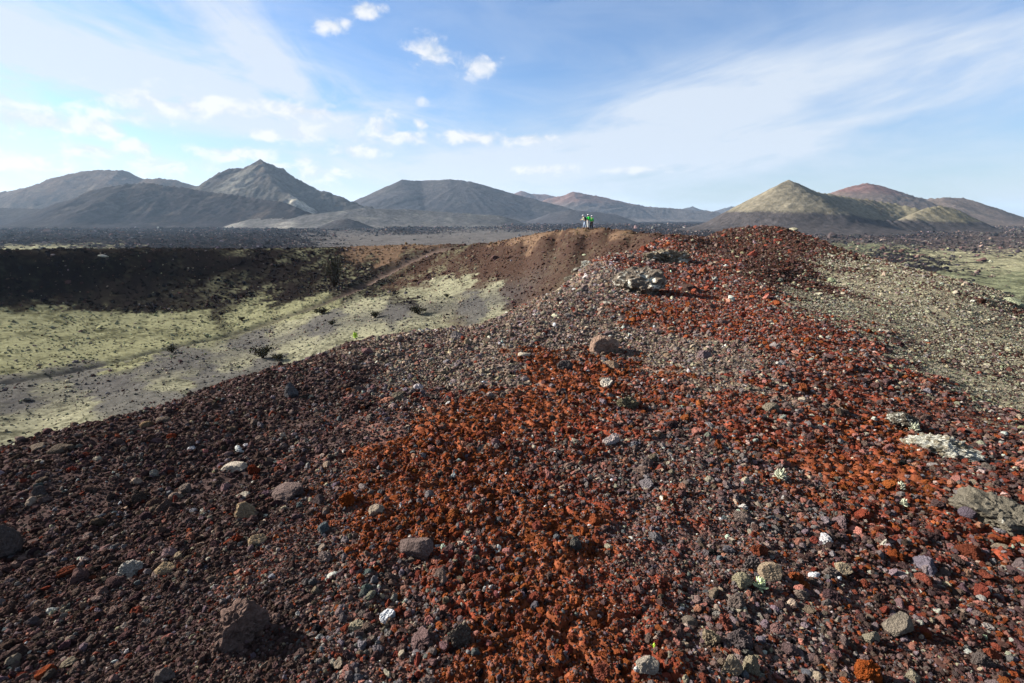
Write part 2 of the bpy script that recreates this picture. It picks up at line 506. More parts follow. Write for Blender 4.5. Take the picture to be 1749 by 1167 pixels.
def zone_weights(x, y):
    """how much of each kind of ground there is at a place"""
    r = np.hypot(x, y)
    L = (0.18 * r + 0.15) * (1 - 0.72 * smooth(r, 18, 40) * (1 - smooth(r, 170, 200)))
    wx = fbm(x / 2.2, y / 2.2, 3, seed=1) + 0.9 * fbm(x / 0.35, y / 0.35, 2, seed=2) * (r < 30)
    wy = fbm(x / 2.2, y / 2.2, 3, seed=3) + 0.9 * fbm(x / 0.35, y / 0.35, 2, seed=4) * (r < 30)
    far = np.clip((r - 20) / 40, 0, 1)
    wx = wx * (1 - far) + (fbm(x / 14, y / 14, 5, 0.6, seed=5) + 1.1 * fbm(x / 3.2, y / 3.2, 4, 0.7, seed=25)) * far
    wy = wy * (1 - far) + (fbm(x / 14, y / 14, 5, 0.6, seed=6) + 1.1 * fbm(x / 3.2, y / 3.2, 4, 0.7, seed=26)) * far
    qx, qy = qmap(x + wx * L * 0.9, y + wy * L * 0.9)
    W = np.zeros((len(x), len(ZK)))
    for s in range(0, len(x), 60000):
        e = slice(s, s + 60000)
        d2 = (qx[e, None] - _zq[None, :, 0]) ** 2 + (qy[e, None] - _zq[None, :, 1]) ** 2
        w = 1.0 / (d2 + 0.0006) ** 2.5
        for k in range(len(ZK)):
            W[e, k] = w[:, _zk == k].sum(1)
    il, iq = ZK.index('L'), ZK.index('B')
    bare = 0.45 * smooth(fbm(x / 3.0 + y / 9, y / 4.5, 4, 0.65, seed=24), 0.02, 0.3) * (r < 80)
    W[:, iq] += W[:, il] * bare
    W[:, il] *= 1 - bare
    far = smooth(r, 165, 185)[:, None]
    on_plain = np.array([k in 'VSPNU' for k in ZK])
    W = W * np.where(on_plain[None], far + 1e-9, 1 - far + 1e-9)
    return W / W.sum(1, keepdims=True)


def zw(W, ks):
    return sum(W[:, ZK.index(k)] for k in ks)


PATH_PIX = [(0, 655), (150, 627), (330, 585), (450, 553), (540, 523), (590, 503), (640, 478), (690, 450), (745, 428), (800, 420)]
_path = march(PATH_PIX)
TRACK2 = march([(0, 690), (120, 672), (300, 632), (430, 592), (560, 556), (700, 530), (820, 516), (850, 512)])


def dist_poly(x, y, P):
    best = np.full(len(x), 1e9)
    for a, b in zip(P[:-1], P[1:]):
        d = b - a
        t = np.clip(((x - a[0]) * d[0] + (y - a[1]) * d[1]) / (d @ d), 0, 1)
        best = np.minimum(best, np.hypot(x - a[0] - t * d[0], y - a[1] - t * d[1]))
    return best


def detail(x, y, W, r):
    """small relief on top of the base height"""
    nr = 1 - smooth(r, 25, 60)
    clay = zw(W, 'OR')
    rough = zw(W, 'DMQTBLOR')
    z = 0.055 * fbm(x / 1.3, y / 1.3, 4, seed=8) * smooth(r, 1.0, 5)
    z = z + 0.022 * fbm(x / 0.22, y / 0.22, 3, seed=9) * nr * (0.4 + rough)
    i = np.nonzero(r < 22)[0]
    c = np.zeros(len(x))
    if len(i):
        xi, yi = x[i], y[i]
        wx = xi + 0.04 * fbm(xi / .08, yi / .08, 2, seed=12)
        wy = yi + 0.04 * fbm(xi / .08, yi / .08, 2, seed=13)
        f1, f2, cid = worley(wx / 0.105, wy / 0.105, 1)
        g1, g2, _ = worley(wx / 0.042, wy / 0.042, 2)
        lump = np.minimum((f2 - f1) * 1.6, 1) * (0.3 + 0.9 * cid)
        c[i] = clay[i] * (0.034 * lump + 0.012 * np.minimum((g2 - g1) * 1.6, 1)) + (1 - clay[i]) * 0.009 * np.minimum((g2 - g1) * 1.5, 1)
        # ledges of caked clay
        st = fbm(xi / 0.7, yi / 0.7, 3, seed=14) * 3.0
        c[i] += clay[i] * 0.028 * (smooth(st - np.floor(st), 0.0, 0.25) - 0.5)
    z = z + c
    cr = zw(W, 'WXGYEK')
    z = z + cr * (0.26 * fbm(x / 4.5, y / 4.5, 5, 0.62, seed=15) + 0.09 * fbm(x / 0.8, y / 0.8, 3, 0.6, seed=27)) * smooth(r, 15, 40)
    wall = zw(W, 'WX')
    z = z + wall * 0.22 * (ridged(x / 7.0, y / 7.0, 4, 0.55, seed=16) - 0.6) * smooth(r, 30, 50)
    # open plain: clinkery lava
    lava = zw(W, 'VU')
    far = smooth(r, 120, 220)
    bigger = smooth(r, 350, 900)
    z = z + far * lava * (2.3 * ridged(x / 11, y / 11, 4, 0.65, seed=17) - 1.6 + (3.0 + 3.0 * bigger) * fbm(x / 48, y / 48, 5, 0.62, seed=21))
    z = z + far * zw(W, 'PN') * (1.2 * fbm(x / 18, y / 18, 5, 0.6, seed=18))
    z = z + far * zw(W, 'S') * 0.5 * fbm(x / 25, y / 25, 4, seed=19)
    z = z + smooth(r, 300, 900) * 4.0 * fbm(x / 260, y / 260, 3, seed=20)
    # the footpath is worn in
    if r.max() > 20:
        d = dist_poly(x, y, _path)
        z = z - (0.45 * np.exp(-(d / 1.1) ** 2) - 0.35 * np.exp(-((d - 3.0) / 1.2) ** 2) * smooth(np.degrees(np.arctan2(x, y)), -25, -17)) * cr * smooth(r, 20, 40)
    return z


def height(x, y, W=None):
    x = np.asarray(x, float)
    y = np.asarray(y, float)
    if W is None:
        W = zone_weights(x, y)
    return base_height(x, y) + detail(x, y, W, np.hypot(x, y))


def ground_colour(x, y, W, r):
    # sharpen the weights so that patches keep an edge
    S = W ** (1.4 + 0.8 * smooth(r, 25, 50))[:, None]
    S /= S.sum(1, keepdims=True)
    col = S @ ZCOL
    near = 1 - smooth(r, 40, 70)
    crater = zw(W, 'YEKWXG') * smooth(r, 18, 30) * (1 - smooth(r, 140, 200))
    # lichen speckle on the crater's cinders
    sp = 0.25 + 1.1 * fbm(x / 0.5, y / 0.5, 3, 0.75, seed=30) + 0.8 * fbm(x / 2.6, y / 2.6, 3, 0.6, seed=31) + .5 * fbm(x / 9, y / 9, 3, seed=32)
    moss = zw(W, 'YE')
    dk = smooth(sp, 0.1, 0.75) * moss * crater
    col = col * (1 - 0.66 * dk)[:, None]
    azd = np.degrees(np.arctan2(x, y))
    lt = (0.15 + 0.85 * smooth(azd, -36, -27) * (1 - smooth(azd, -10, 2))) * smooth(sp, 0.2, 0.8) * zw(W, 'WX') * crater * smooth(fbm(x / 12, y / 12, 3, seed=36), -0.35, 0.1)
    col = col * (1 - 0.75 * lt)[:, None] + 0.75 * lt[:, None] * np.array([0.17, 0.165, 0.10])
    d = dist_poly(x, y, _path)
    onwall = smooth(np.degrees(np.arctan2(x, y)), -25, -17)
    pb = (0.12 + 0.65 * onwall) * np.exp(-((d + 1.2 * fbm(x / 4, y / 4, 3, seed=29)) / 3.2) ** 2) * crater * smooth(r, 62, 72)
    col = col * (1 - pb)[:, None] + pb[:, None] * np.array([0.022, 0.018, 0.016])
    p = np.exp(-((d + 0.7 * fbm(x / 2.5, y / 2.5, 3, seed=45)) / 1.25) ** 2) * crater * (0.6 + 0.4 * onwall)
    rimw = smooth(np.hypot(x - _path[7][0], y - _path[7][1]), 40, 5)
    pc = np.array([0.042, 0.039, 0.036])[None] * (1 - rimw)[:, None] + np.array([0.105, 0.075, 0.06])[None] * rimw[:, None]
    col = col * (1 - 0.95 * p)[:, None] + 0.95 * p[:, None] * pc
    d2 = dist_poly(x, y, TRACK2) + 1.6 * fbm(x / 5, y / 5, 4, 0.6, seed=33)
    p2 = np.exp(-(d2 / 4.5) ** 2) * crater
    col = col * (1 - 0.7 * p2)[:, None] + 0.7 * p2[:, None] * np.array([0.06, 0.056, 0.054])
    far = smooth(r, 150, 230)
    pl = fbm(x / 14, y / 14, 5, 0.7, seed=34) + 0.9 * fbm(x / 70, y / 200, 4, 0.6, seed=28) * smooth(r, 300, 700)
    lava = zw(W, 'VU') * far
    col = col * np.exp(1.5 * lava * pl)[:, None]
    sp2 = smooth(fbm(x / 16, y / 16, 5, 0.75, seed=35), 0.2, 0.45) * lava
    col = col * (1 - 0.5 * sp2)[:, None] + 0.5 * sp2[:, None] * np.array([0.11, 0.10, 0.085])
    pm = zw(W, 'PNS') * far
    col = col * (1 - 0.55 * pm * smooth(fbm(x / 26, y / 9, 5, 0.65, seed=37), 0.0, 0.4))[:, None]
    v = 1 + 0.35 * fbm(x / 0.06, y / 0.06, 2, seed=38) * near + 0.3 * fbm(x / 0.9, y / 0.9, 4, 0.6, seed=39) * near
    return np.clip(col * v[:, None], 0.004, 1)


# ------------------------------------------------------------------ object helpers
def set_props(o, label=None, cat=None, group=None, kind=None):
    if label:
        o['label'] = label
    if cat:
        o['category'] = cat
    if group:
        o['group'] = group
    if kind:
        o['kind'] = kind
    return o


def link(name, me, mat=None, parent=None, loc=None, rot=None, scale=None):
    o = bpy.data.objects.new(name, me)
    ROOT.objects.link(o)
    if mat is not None:
        me.materials.append(mat)
    if parent is not None:
        o.parent = parent
    if loc is not None:
        o.location = loc
    if rot is not None:
        o.rotation_euler = rot
    if scale is not None:
        o.scale = scale
    return o


def grid_mesh(name, X, Y, Z, col=None, wrap=False, smooth_shade=True):
    nr, nc = X.shape
    co = np.stack([X, Y, Z], -1).reshape(-1, 3).astype(np.float32)
    i = np.arange(nr * nc).reshape(nr, nc)
    if wrap:
        i = np.concatenate([i, i[:, :1]], 1)
    f = np.stack([i[:-1, :-1], i[:-1, 1:], i[1:, 1:], i[1:, :-1]], -1).reshape(-1, 4)
    me = bpy.data.meshes.new(name)
    me.vertices.add(len(co))
    me.vertices.foreach_set('co', co.ravel())
    me.loops.add(f.size)
    me.loops.foreach_set('vertex_index', f.ravel().astype(np.int32))
    me.polygons.add(len(f))
    me.polygons.foreach_set('loop_start', np.arange(0, f.size, 4, dtype=np.int32))
    me.polygons.foreach_set('use_smooth', np.full(len(f), smooth_shade))
    me.update(calc_edges=True)
    if col is not None:
        a = me.attributes.new('Col', 'FLOAT_COLOR', 'POINT')
        c4 = np.concatenate([col.reshape(-1, 3), np.ones((len(co), 1))], 1).astype(np.float32)
        a.data.foreach_set('color', c4.ravel())
    return me


def new_mat(name):
    m = bpy.data.materials.new(name)
    m.use_nodes = True
    g = NT(m.node_tree)
    g.n.clear()
    out = g.new('ShaderNodeOutputMaterial')
    b = g.new('ShaderNodeBsdfPrincipled')
    b.inputs['Roughness'].default_value = 0.92
    b.inputs['Specular IOR Level'].default_value = 0.0
    g.l.new(b.outputs[0], out.inputs['Surface'])
    return m, g, b


def attr_col(g, name, typ='GEOMETRY'):
    a = g.new('ShaderNodeAttribute')
    a.attribute_name = name
    a.attribute_type = typ
    return a


def bump(g, b, h, strength, dist):
    n = g.new('ShaderNodeBump')
    n.inputs['Strength'].default_value = strength
    n.inputs['Distance'].default_value = dist
    g.put(n.inputs['Height'], h)
    g.l.new(n.outputs[0], b.inputs['Normal'])


def mat_ground(name, scales, bump_d):
    m, g, b = new_mat(name)
    a = attr_col(g, 'Col')
    geo = g.new('ShaderNodeNewGeometry')
    P = geo.outputs['Position']
    f = None
    for s, amp in scales:
        n = g.lin(g.noise(P, s, 5.0, 0.65), 0.25, 0.75, 1 - amp, 1 + amp)
        f = n if f is None else g.m('MULTIPLY', f, n)
    g.l.new(scale_col(g, a.outputs['Color'], f), b.inputs['Base Color'])
    bump(g, b, g.noise(P, scales[0][0], 6.0, 0.7), 0.7, bump_d)
    return m


# ------------------------------------------------------------------ ground and plain
def polar_sheet(rows):
    th = np.concatenate([np.radians(np.arange(-66, 66, 0.19)), np.radians(np.arange(66, 294, 1.5))])
    R, T = np.meshgrid(rows, th, indexing='ij')
    # sheet seen from above: keep the winding so that normals point up
    X, Y = R * np.sin(-T), R * np.cos(-T)
    return X, Y


def build_ground():
    rows = np.concatenate([[0.02, 0.2, 0.4], np.exp(np.arange(math.log(0.6), math.log(14), 0.0042)),
                           np.exp(np.arange(math.log(14), math.log(230), 0.0058))])
    X, Y = polar_sheet(rows)
    x, y = X.ravel(), Y.ravel()
    W = zone_weights(x, y)
    z = height(x, y, W)
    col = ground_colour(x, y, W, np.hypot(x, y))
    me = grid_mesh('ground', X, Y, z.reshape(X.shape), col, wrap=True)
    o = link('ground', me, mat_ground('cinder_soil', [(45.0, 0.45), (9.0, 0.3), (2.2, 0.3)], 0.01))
    set_props(o, 'cinder hill and crater bowl the whole foreground lies on', 'ground', kind='structure')
    last = rows[-1]
    rows = np.concatenate([[last], np.exp(np.arange(math.log(last) + 0.004, math.log(1800), 0.0048)), np.exp(np.arange(math.log(1810), math.log(11500), 0.03))])
    X, Y = polar_sheet(rows)
    x, y = X.ravel(), Y.ravel()
    W = zone_weights(x, y)
    z = height(x, y, W)
    col = ground_colour(x, y, W, np.hypot(x, y))
    me = grid_mesh('lava_plain', X, Y, z.reshape(X.shape), col, wrap=True)
    o = link('lava_plain', me, mat_ground('lava_rubble_soil', [(0.5, 0.6), (0.12, 0.4)], 1.6))
    set_props(o, 'dark rough lava plain stretching to the far volcanoes', 'plain', kind='structure')


build_ground()


# ------------------------------------------------------------------ far volcanoes
def ridge_hill(label, ridges, slope, res, colour_fn, rough=1.0, seed=0, pad=1.0, base=PLAIN_Z, extra=None):
    """ridge polylines given as (pixel x, pixel y, distance); flanks run down from them at the angle of loose cinders"""
    R = []
    for rd in ridges:
        P = np.array([at(*p) for p in rd])
        for a, b in zip(P[:-1], P[1:]):
            n = max(2, int(np.linalg.norm(b - a) / 18))
            for t in np.linspace(0, 1, n, endpoint=False):
                R.append(a + (b - a) * t)
        R.append(P[-1])
    R = np.array(R)
    hi = R[:, 2] - base
    reach = hi.max() / slope * 1.5 * pad
    x0, x1 = R[:, 0].min() - reach, R[:, 0].max() + reach
    y0, y1 = R[:, 1].min() - reach, R[:, 1].max() + reach
    gx = np.arange(x0, x1, res)
    gy = np.arange(y0, y1, res)
    X, Y = np.meshgrid(gx, gy, indexing='xy')
    x, y = X.ravel(), Y.ravel()
    wob = hi.max() * 0.07 * rough
    S = hi.max()
    wx = x + wob * 1.2 * fbm(x / S * 1.6, y / S * 1.6, 4, 0.55, seed=seed + 40)
    wy = y + wob * 1.2 * fbm(x / S * 1.6, y / S * 1.6, 4, 0.55, seed=seed + 41)
    z = np.zeros(len(x))
    for rx, ry, rz in R:
        h = rz - base
        if h <= 1:
            continue
        t = np.hypot(wx - rx, wy - ry) * slope / h
        gk = np.where(t < 0.78, 1 - t, 0.22 * np.exp(-np.maximum(t - 0.78, 0) / 0.22))
        z = np.maximum(z, h * gk)
    gul = ridged(x / S * 4.0, y / S * 4.0, 5, 0.55, seed=seed + 42) - 0.6
    fine = fbm(x / S * 14, y / S * 14, 5, 0.62, seed=seed + 43)
    k = np.clip(z / S * 3, 0, 1)
    cxm, cym = R[:, 0].mean(), R[:, 1].mean()
    ang = np.arctan2(y - cym, x - cxm)
    rad = np.hypot(x - cxm, y - cym) / S
    spoke = fbm(np.cos(ang) * 7 + rad * .5, np.sin(ang) * 7 + rad * .3, 5, 0.65, seed=seed + 44)
    gul = gul * 0.6 + spoke * 0.9
    z = z + rough * k * S * (0.055 * gul + 0.02 * fine)
    if extra:
        z = extra(x, y, z)
    z = z - 2.5 - 6.0 * (z < 0.8)
    gxs = np.gradient(z.reshape(X.shape), res, axis=1).ravel()
    gys = np.gradient(z.reshape(X.shape), res, axis=0).ravel()
    col = colour_fn(x, y, z, z / S, gxs, gys, fine, gul)
    me = grid_mesh('hill', X, Y, (z + base).reshape(X.shape), np.clip(col, 0.004, 1))
    o = link('hill', me, HILL_MAT)
    set_props(o, label, 'hill', kind='structure')
    return o


HILL_MAT = mat_ground('cinder_cone_slopes', [(0.10, 0.5), (0.03, 0.3)], 5.0)


def two_tone(lo, hi, h0, h1, patch=None, pscale=150.0, seed=0, pamt=0.6):
    lo, hi = np.array(lo), np.array(hi)

    def fn(x, y, z, hn, gx, gy, fine, gul):
        t = smooth(hn + 0.12 * fbm(x / pscale, y / pscale, 4, 0.6, seed=seed + 50) + .05 * fine, h0, h1)
        c = lo[None] * (1 - t)[:, None] + hi[None] * t[:, None]
        if patch is not None:
            p = smooth(fbm(x / pscale * 1.7, y / pscale * 1.7, 5, 0.65, seed=seed + 51), 0.05, 0.4) * pamt
            c = c * (1 - p)[:, None] + np.array(patch)[None] * p[:, None]
        return c * np.exp(0.5 * fine + 0.55 * gul)[:, None]
    return fn


def spots(fn, L):
    """patches of other ground at given places: (pixel x, pixel y, distance, radius, colour)"""
    S = [(at(a, b, d), r, np.array(c)) for a, b, d, r, c in L]

    def f2(x, y, z, hn, gx, gy, fine, gul):
        c = fn(x, y, z, hn, gx, gy, fine, gul)
        for p, r, k in S:
            d = np.hypot(x - p[0], (y - p[1]) * 0.6) / r + 0.7 * fine + 0.3 * fbm(x / r, y / r, 4, 0.6, seed=60)
            w = smooth(d, 1.0, 0.5)
            c = c * (1 - w)[:, None] + k[None] * (1 + 0.8 * fine)[:, None] * w[:, None]
        return c
    return f2


ridge_hill('broad far mountain at the left edge with a flat crater top', [[(-160, 338, 2900), (-60, 332, 2800), (0, 327, 2700), (60, 317, 2650), (110, 297, 2600), (150, 290, 2600), (205, 290, 2600), (222, 298, 2600), (238, 306, 2600), (270, 304, 2550), (300, 307, 2550), (335, 318, 2550)]],
           0.5, 8, two_tone((0.052, 0.043, 0.038), (0.072, 0.053, 0.042), 0.3, 0.7, (0.10, 0.08, 0.06), 260, 1), 0.9, 1)
ridge_hill('sharp pointed mountain with a jagged summit left of centre', [[(335, 317, 2300), (365, 308, 2250), (388, 290, 2250), (394, 286, 2250), (407, 286, 2250), (413, 291, 2250), (427, 284, 2250), (434, 279, 2250), (440, 274.5, 2250), (444, 272, 2250), (449, 275, 2250), (463, 281, 2230), (490, 297, 2200), (530, 317, 2150), (570, 333, 2100), (610, 347, 2050), (650, 356, 2000)],
           [(444, 276, 2250), (452, 292, 2140), (478, 318, 1990), (500, 340, 1880)], [(396, 287, 2250), (410, 302, 2150), (418, 320, 2040)]],
           0.62, 6.5, spots(two_tone((0.045, 0.041, 0.036), (0.04, 0.032, 0.028), 0.45, 0.8, (0.12, 0.105, 0.083), 170, 2), [(515, 350, 1900, 55, (.36, .32, .25)), (535, 357, 1850, 40, (.30, .27, .22)), (400, 315, 2080, 90, (.12, .11, .09))]), 1.25, 2)
ridge_hill('low dark grey hill in front of the left mountains with a ravine', [[(100, 352, 1750), (130, 334, 1720), (180, 317, 1700), (215, 311, 1700), (262, 311, 1700), (310, 318, 1700), (360, 327, 1680), (430, 336, 1650), (480, 343, 1600), (505, 352, 1560)],
            [(180, 335, 1560), (205, 322, 1640)], [(130, 340, 1640), (145, 330, 1700)]],
           0.52, 5.5, two_tone((0.024, 0.021, 0.022), (0.03, 0.025, 0.024), 0.3, 0.8, (0.075, 0.06, 0.048), 130, 3, 0.6), 1.2, 3)
ridge_hill('low dark mound at the left edge below the far mountain', [[(-200, 350, 1900), (-60, 352, 1850), (0, 353, 1800), (60, 354, 1750), (105, 360, 1700)]],
           0.4, 8, two_tone((0.03, 0.027, 0.028), (0.04, 0.035, 0.034), 0.3, 0.8, (0.06, 0.055, 0.05), 90, 4), 1.4, 4)
ridge_hill('pale grey foothill below the pointed mountain', [[(430, 372, 1500), (500, 367, 1520), (560, 361, 1560), (620, 354, 1650), (700, 356, 1750), (780, 362, 1800)]],
           0.30, 7, spots(two_tone((0.10, 0.093, 0.085), (0.075, 0.07, 0.066), 0.4, 0.9, (0.16, 0.15, 0.125), 90, 5, 0.7), [(480, 372, 1420, 40, (.22, .2, .17)), (380, 376, 1420, 60, (.2, .185, .16))]), 0.7, 5)
ridge_hill('small dark mound on the grey flat', [[(575, 374, 1350), (592, 371, 1350), (606, 375, 1350)]],
           0.4, 4, two_tone((0.04, 0.037, 0.037), (0.045, 0.04, 0.04), 0.3, 0.8, None, 90, 6), 1.0, 6)
ridge_hill('wide flat topped grey mountain in the centre', [[(612, 347, 2950), (650, 325, 2950), (688, 306, 2950), (720, 308, 3000), (770, 305, 3000), (800, 308, 3000), (850, 322, 2980), (890, 334, 2950), (930, 343, 2900), (965, 352, 2850)]],
           0.45, 9, two_tone((0.042, 0.040, 0.043), (0.055, 0.048, 0.047), 0.3, 0.8, (0.075, 0.068, 0.06), 260, 7, 0.5), 0.55, 7)
ridge_hill('low dark lava rise at the foot of the centre mountain', [[(640, 361, 2200), (700, 358, 2250), (760, 362, 2200), (850, 366, 2100)]],
           0.3, 8, two_tone((0.04, 0.037, 0.035), (0.06, 0.055, 0.047), 0.3, 0.8, (0.13, 0.12, 0.1), 60, 8), 1.6, 8)
ridge_hill('reddish far mountain right of centre behind the hikers', [[(940, 338, 3900), (962, 333, 3900), (980, 327, 3900), (1010, 332, 3900), (1050, 341, 3900), (1100, 351, 3900), (1150, 356, 3900), (1225, 361, 3900)]],
           0.45, 11, two_tone((0.085, 0.075, 0.07), (0.12, 0.072, 0.06), 0.4, 0.8, (0.065, 0.055, 0.055), 260, 9), 0.9, 9)
ridge_hill('pale distant hill top peeking over the centre mountain', [[(860, 338, 4800), (882, 328, 4800), (890, 325, 4800), (906, 330, 4800), (935, 332, 4800), (960, 337, 4800)]],
           0.45, 14, two_tone((0.08, 0.07, 0.07), (0.11, 0.075, 0.07), 0.4, 0.8, None, 260, 10), 0.7, 10)
ridge_hill('low dark mound before the reddish far mountain', [[(945, 362, 2500), (975, 357, 2500), (1010, 360, 2500), (1050, 365, 2500)]],
           0.35, 9, two_tone((0.045, 0.042, 0.045), (0.05, 0.046, 0.047), 0.4, 0.8, None, 260, 11), 0.7, 11)
ridge_hill('small jagged hills on the horizon left of the pyramid cone', [[(1085, 358, 5200), (1110, 354, 5200), (1140, 355, 5200), (1165, 357, 5200), (1183, 352, 5200), (1196, 357, 5200), (1218, 361, 5200), (1236, 356, 5200), (1250, 352, 5200), (1270, 354, 5200)]],
           0.5, 16, two_tone((0.05, 0.05, 0.055), (0.055, 0.053, 0.055), 0.4, 0.8, None, 260, 12), 1.4, 12)
ridge_hill('red topped cone at the right behind the pyramid cone', [[(1400, 340, 2300), (1432, 327, 2300), (1455, 316, 2300), (1476, 311, 2300), (1496, 314, 2300), (1516, 320, 2300), (1545, 331, 2300), (1580, 338, 2250), (1615, 336, 2200), (1645, 337, 2200), (1675, 350, 2200), (1705, 365, 2150), (1745, 378, 2100)]],
           0.42, 8, two_tone((0.085, 0.066, 0.055), (0.115, 0.064, 0.053), 0.62, 0.85, (0.10, 0.08, 0.06), 200, 13, 0.5), 0.7, 13)


def pyramid_colour(x, y, z, hn, gx, gy, fine, gul):
    n = fbm(x / 70, y / 70, 4, 0.6, seed=70)
    thr = np.interp(x, [at(q, 360, 1120)[0] for q in (1270, 1423, 1560)], [0.38, 0.29, 0.19])
    t = smooth(hn - thr + 0.05 * n + 0.03 * fine, -0.035, 0.035)
    dark = np.array([0.048, 0.042, 0.041])
    tan = np.array([0.138, 0.12, 0.085])
    c = dark[None] * (1 - t)[:, None] + tan[None] * t[:, None]
    ol = smooth(x, at(1440, 340, 1150)[0], at(1620, 340, 1150)[0]) * t
    c = c * (1 - .8 * ol)[:, None] + .8 * ol[:, None] * np.array([0.115, 0.10, 0.06])
    rk = smooth(np.hypot(x - at(1500, 347, 1290)[0], (y - 1290) * .5), 45, 15) * smooth(fine, -.05, .25)
    c = c * (1 - .7 * rk)[:, None] + .7 * rk[:, None] * np.array([0.07, 0.035, 0.025])
    st = fbm(x / 9, y / 55, 4, 0.6, seed=71)
    return c * (1 + 0.3 * fine + 0.3 * gul + 0.25 * st)[:, None]


ridge_hill('pale pyramid shaped cone with an open crater on the right', [
    [(1330, 315, 1120), (1348, 305, 1130), (1366, 313, 1160), (1392, 325, 1230), (1420, 329, 1290), (1450, 334, 1330), (1490, 339, 1350), (1530, 345, 1345), (1562, 352, 1310)],
    [(1348, 305, 1130), (1375, 329, 1105), (1400, 344, 1090), (1430, 359, 1075), (1465, 368, 1065), (1500, 372, 1060), (1535, 373, 1060), (1560, 368, 1080)],
    [(1562, 362, 1100), (1585, 352, 1120), (1605, 349, 1130), (1625, 352, 1130), (1660, 370, 1110), (1700, 388, 1090)]],
    0.56, 3.5, pyramid_colour, 0.5, 14)

# ------------------------------------------------------------------ stones
def rock_mesh(name, seed, sub=3, planes=9, rough=0.08, freq=2.2, lo=0.55, hi=0.95, fine=0.03, flat=True):
    rnd = random.Random(seed)
    bm = bmesh.new()
    bmesh.ops.create_icosphere(bm, subdivisions=sub, radius=1.0)
    N = []
    for _ in range(planes):
        v = Vector((rnd.gauss(0, 1), rnd.gauss(0, 1), rnd.gauss(0, 1))).normalized()
        N.append((v, rnd.uniform(lo, hi)))
    off = Vector((rnd.uniform(-50, 50), rnd.uniform(-50, 50), rnd.uniform(-50, 50)))
    for v in bm.verts:
        d = v.co.normalized()
        r = 1.12
        for n, c in N:
            q = d.dot(n)
            if q > 1e-4:
                r = min(r, c / q)
        r += rough * mnoise.fractal(d * freq + off, 0.9, 2.1, 4)
        r += fine * (mnoise.turbulence(d * freq * 3.2 + off, 3, False) - 0.5)
        v.co = d * max(r, 0.25)
    for f in bm.faces:
        f.smooth = not flat
    me = bpy.data.meshes.new(name)
    bm.to_mesh(me)
    bm.free()
    return me


def mat_stone(name, col_source):
    m, g, b = new_mat(name)
    tc = g.new('ShaderNodeTexCoord')
    P = tc.outputs['Object']
    n1 = g.noise(P, 1.8, 5.0, 0.65)
    n2 = g.noise(P, 7.0, 4.0, 0.7)
    f = g.m('MULTIPLY', g.lin(n1, 0.25, 0.75, 0.7, 1.3), g.lin(n2, 0.2, 0.8, 0.65, 1.35))
    if col_source == 'instance':
        c = attr_col(g, 'scol', 'INSTANCER').outputs['Color']
        c = scale_col(g, c, f)
    else:
        oi = g.new('ShaderNodeObjectInfo')
        c = scale_col(g, oi.outputs['Color'], f)
        li = attr_col(g, 'lichen', 'OBJECT').outputs['Fac']
        ln = g.noise(P, 2.6, 6.0, 0.68, 0.4)
        thr = g.m('SUBTRACT', 0.78, g.m('MULTIPLY', li, 0.42))
        mk = g.m('MULTIPLY', g.m('SUBTRACT', ln, thr), 14.0, clamp=True)
        mk = g.m('MULTIPLY', mk, g.m('GREATER_THAN', li, 0.01))
        c = g.mix(mk, c, scale_col(g, (0.46, 0.45, 0.38), f))
    g.l.new(c, b.inputs['Base Color'])
    vor = g.new('ShaderNodeTexVoronoi')
    g.put(vor.inputs['Vector'], P)
    vor.inputs['Scale'].default_value = 7.0
    h = g.m('ADD', g.noise(P, 5.0, 6.0, 0.75), g.m('MULTIPLY', vor.outputs['Distance'], 0.35))
    bump(g, b, h, 0.8, 0.10)
    return m


STONE_MAT = mat_stone('loose_scoria', 'instance')
ROCK_MAT = mat_stone('rock_face', 'object')

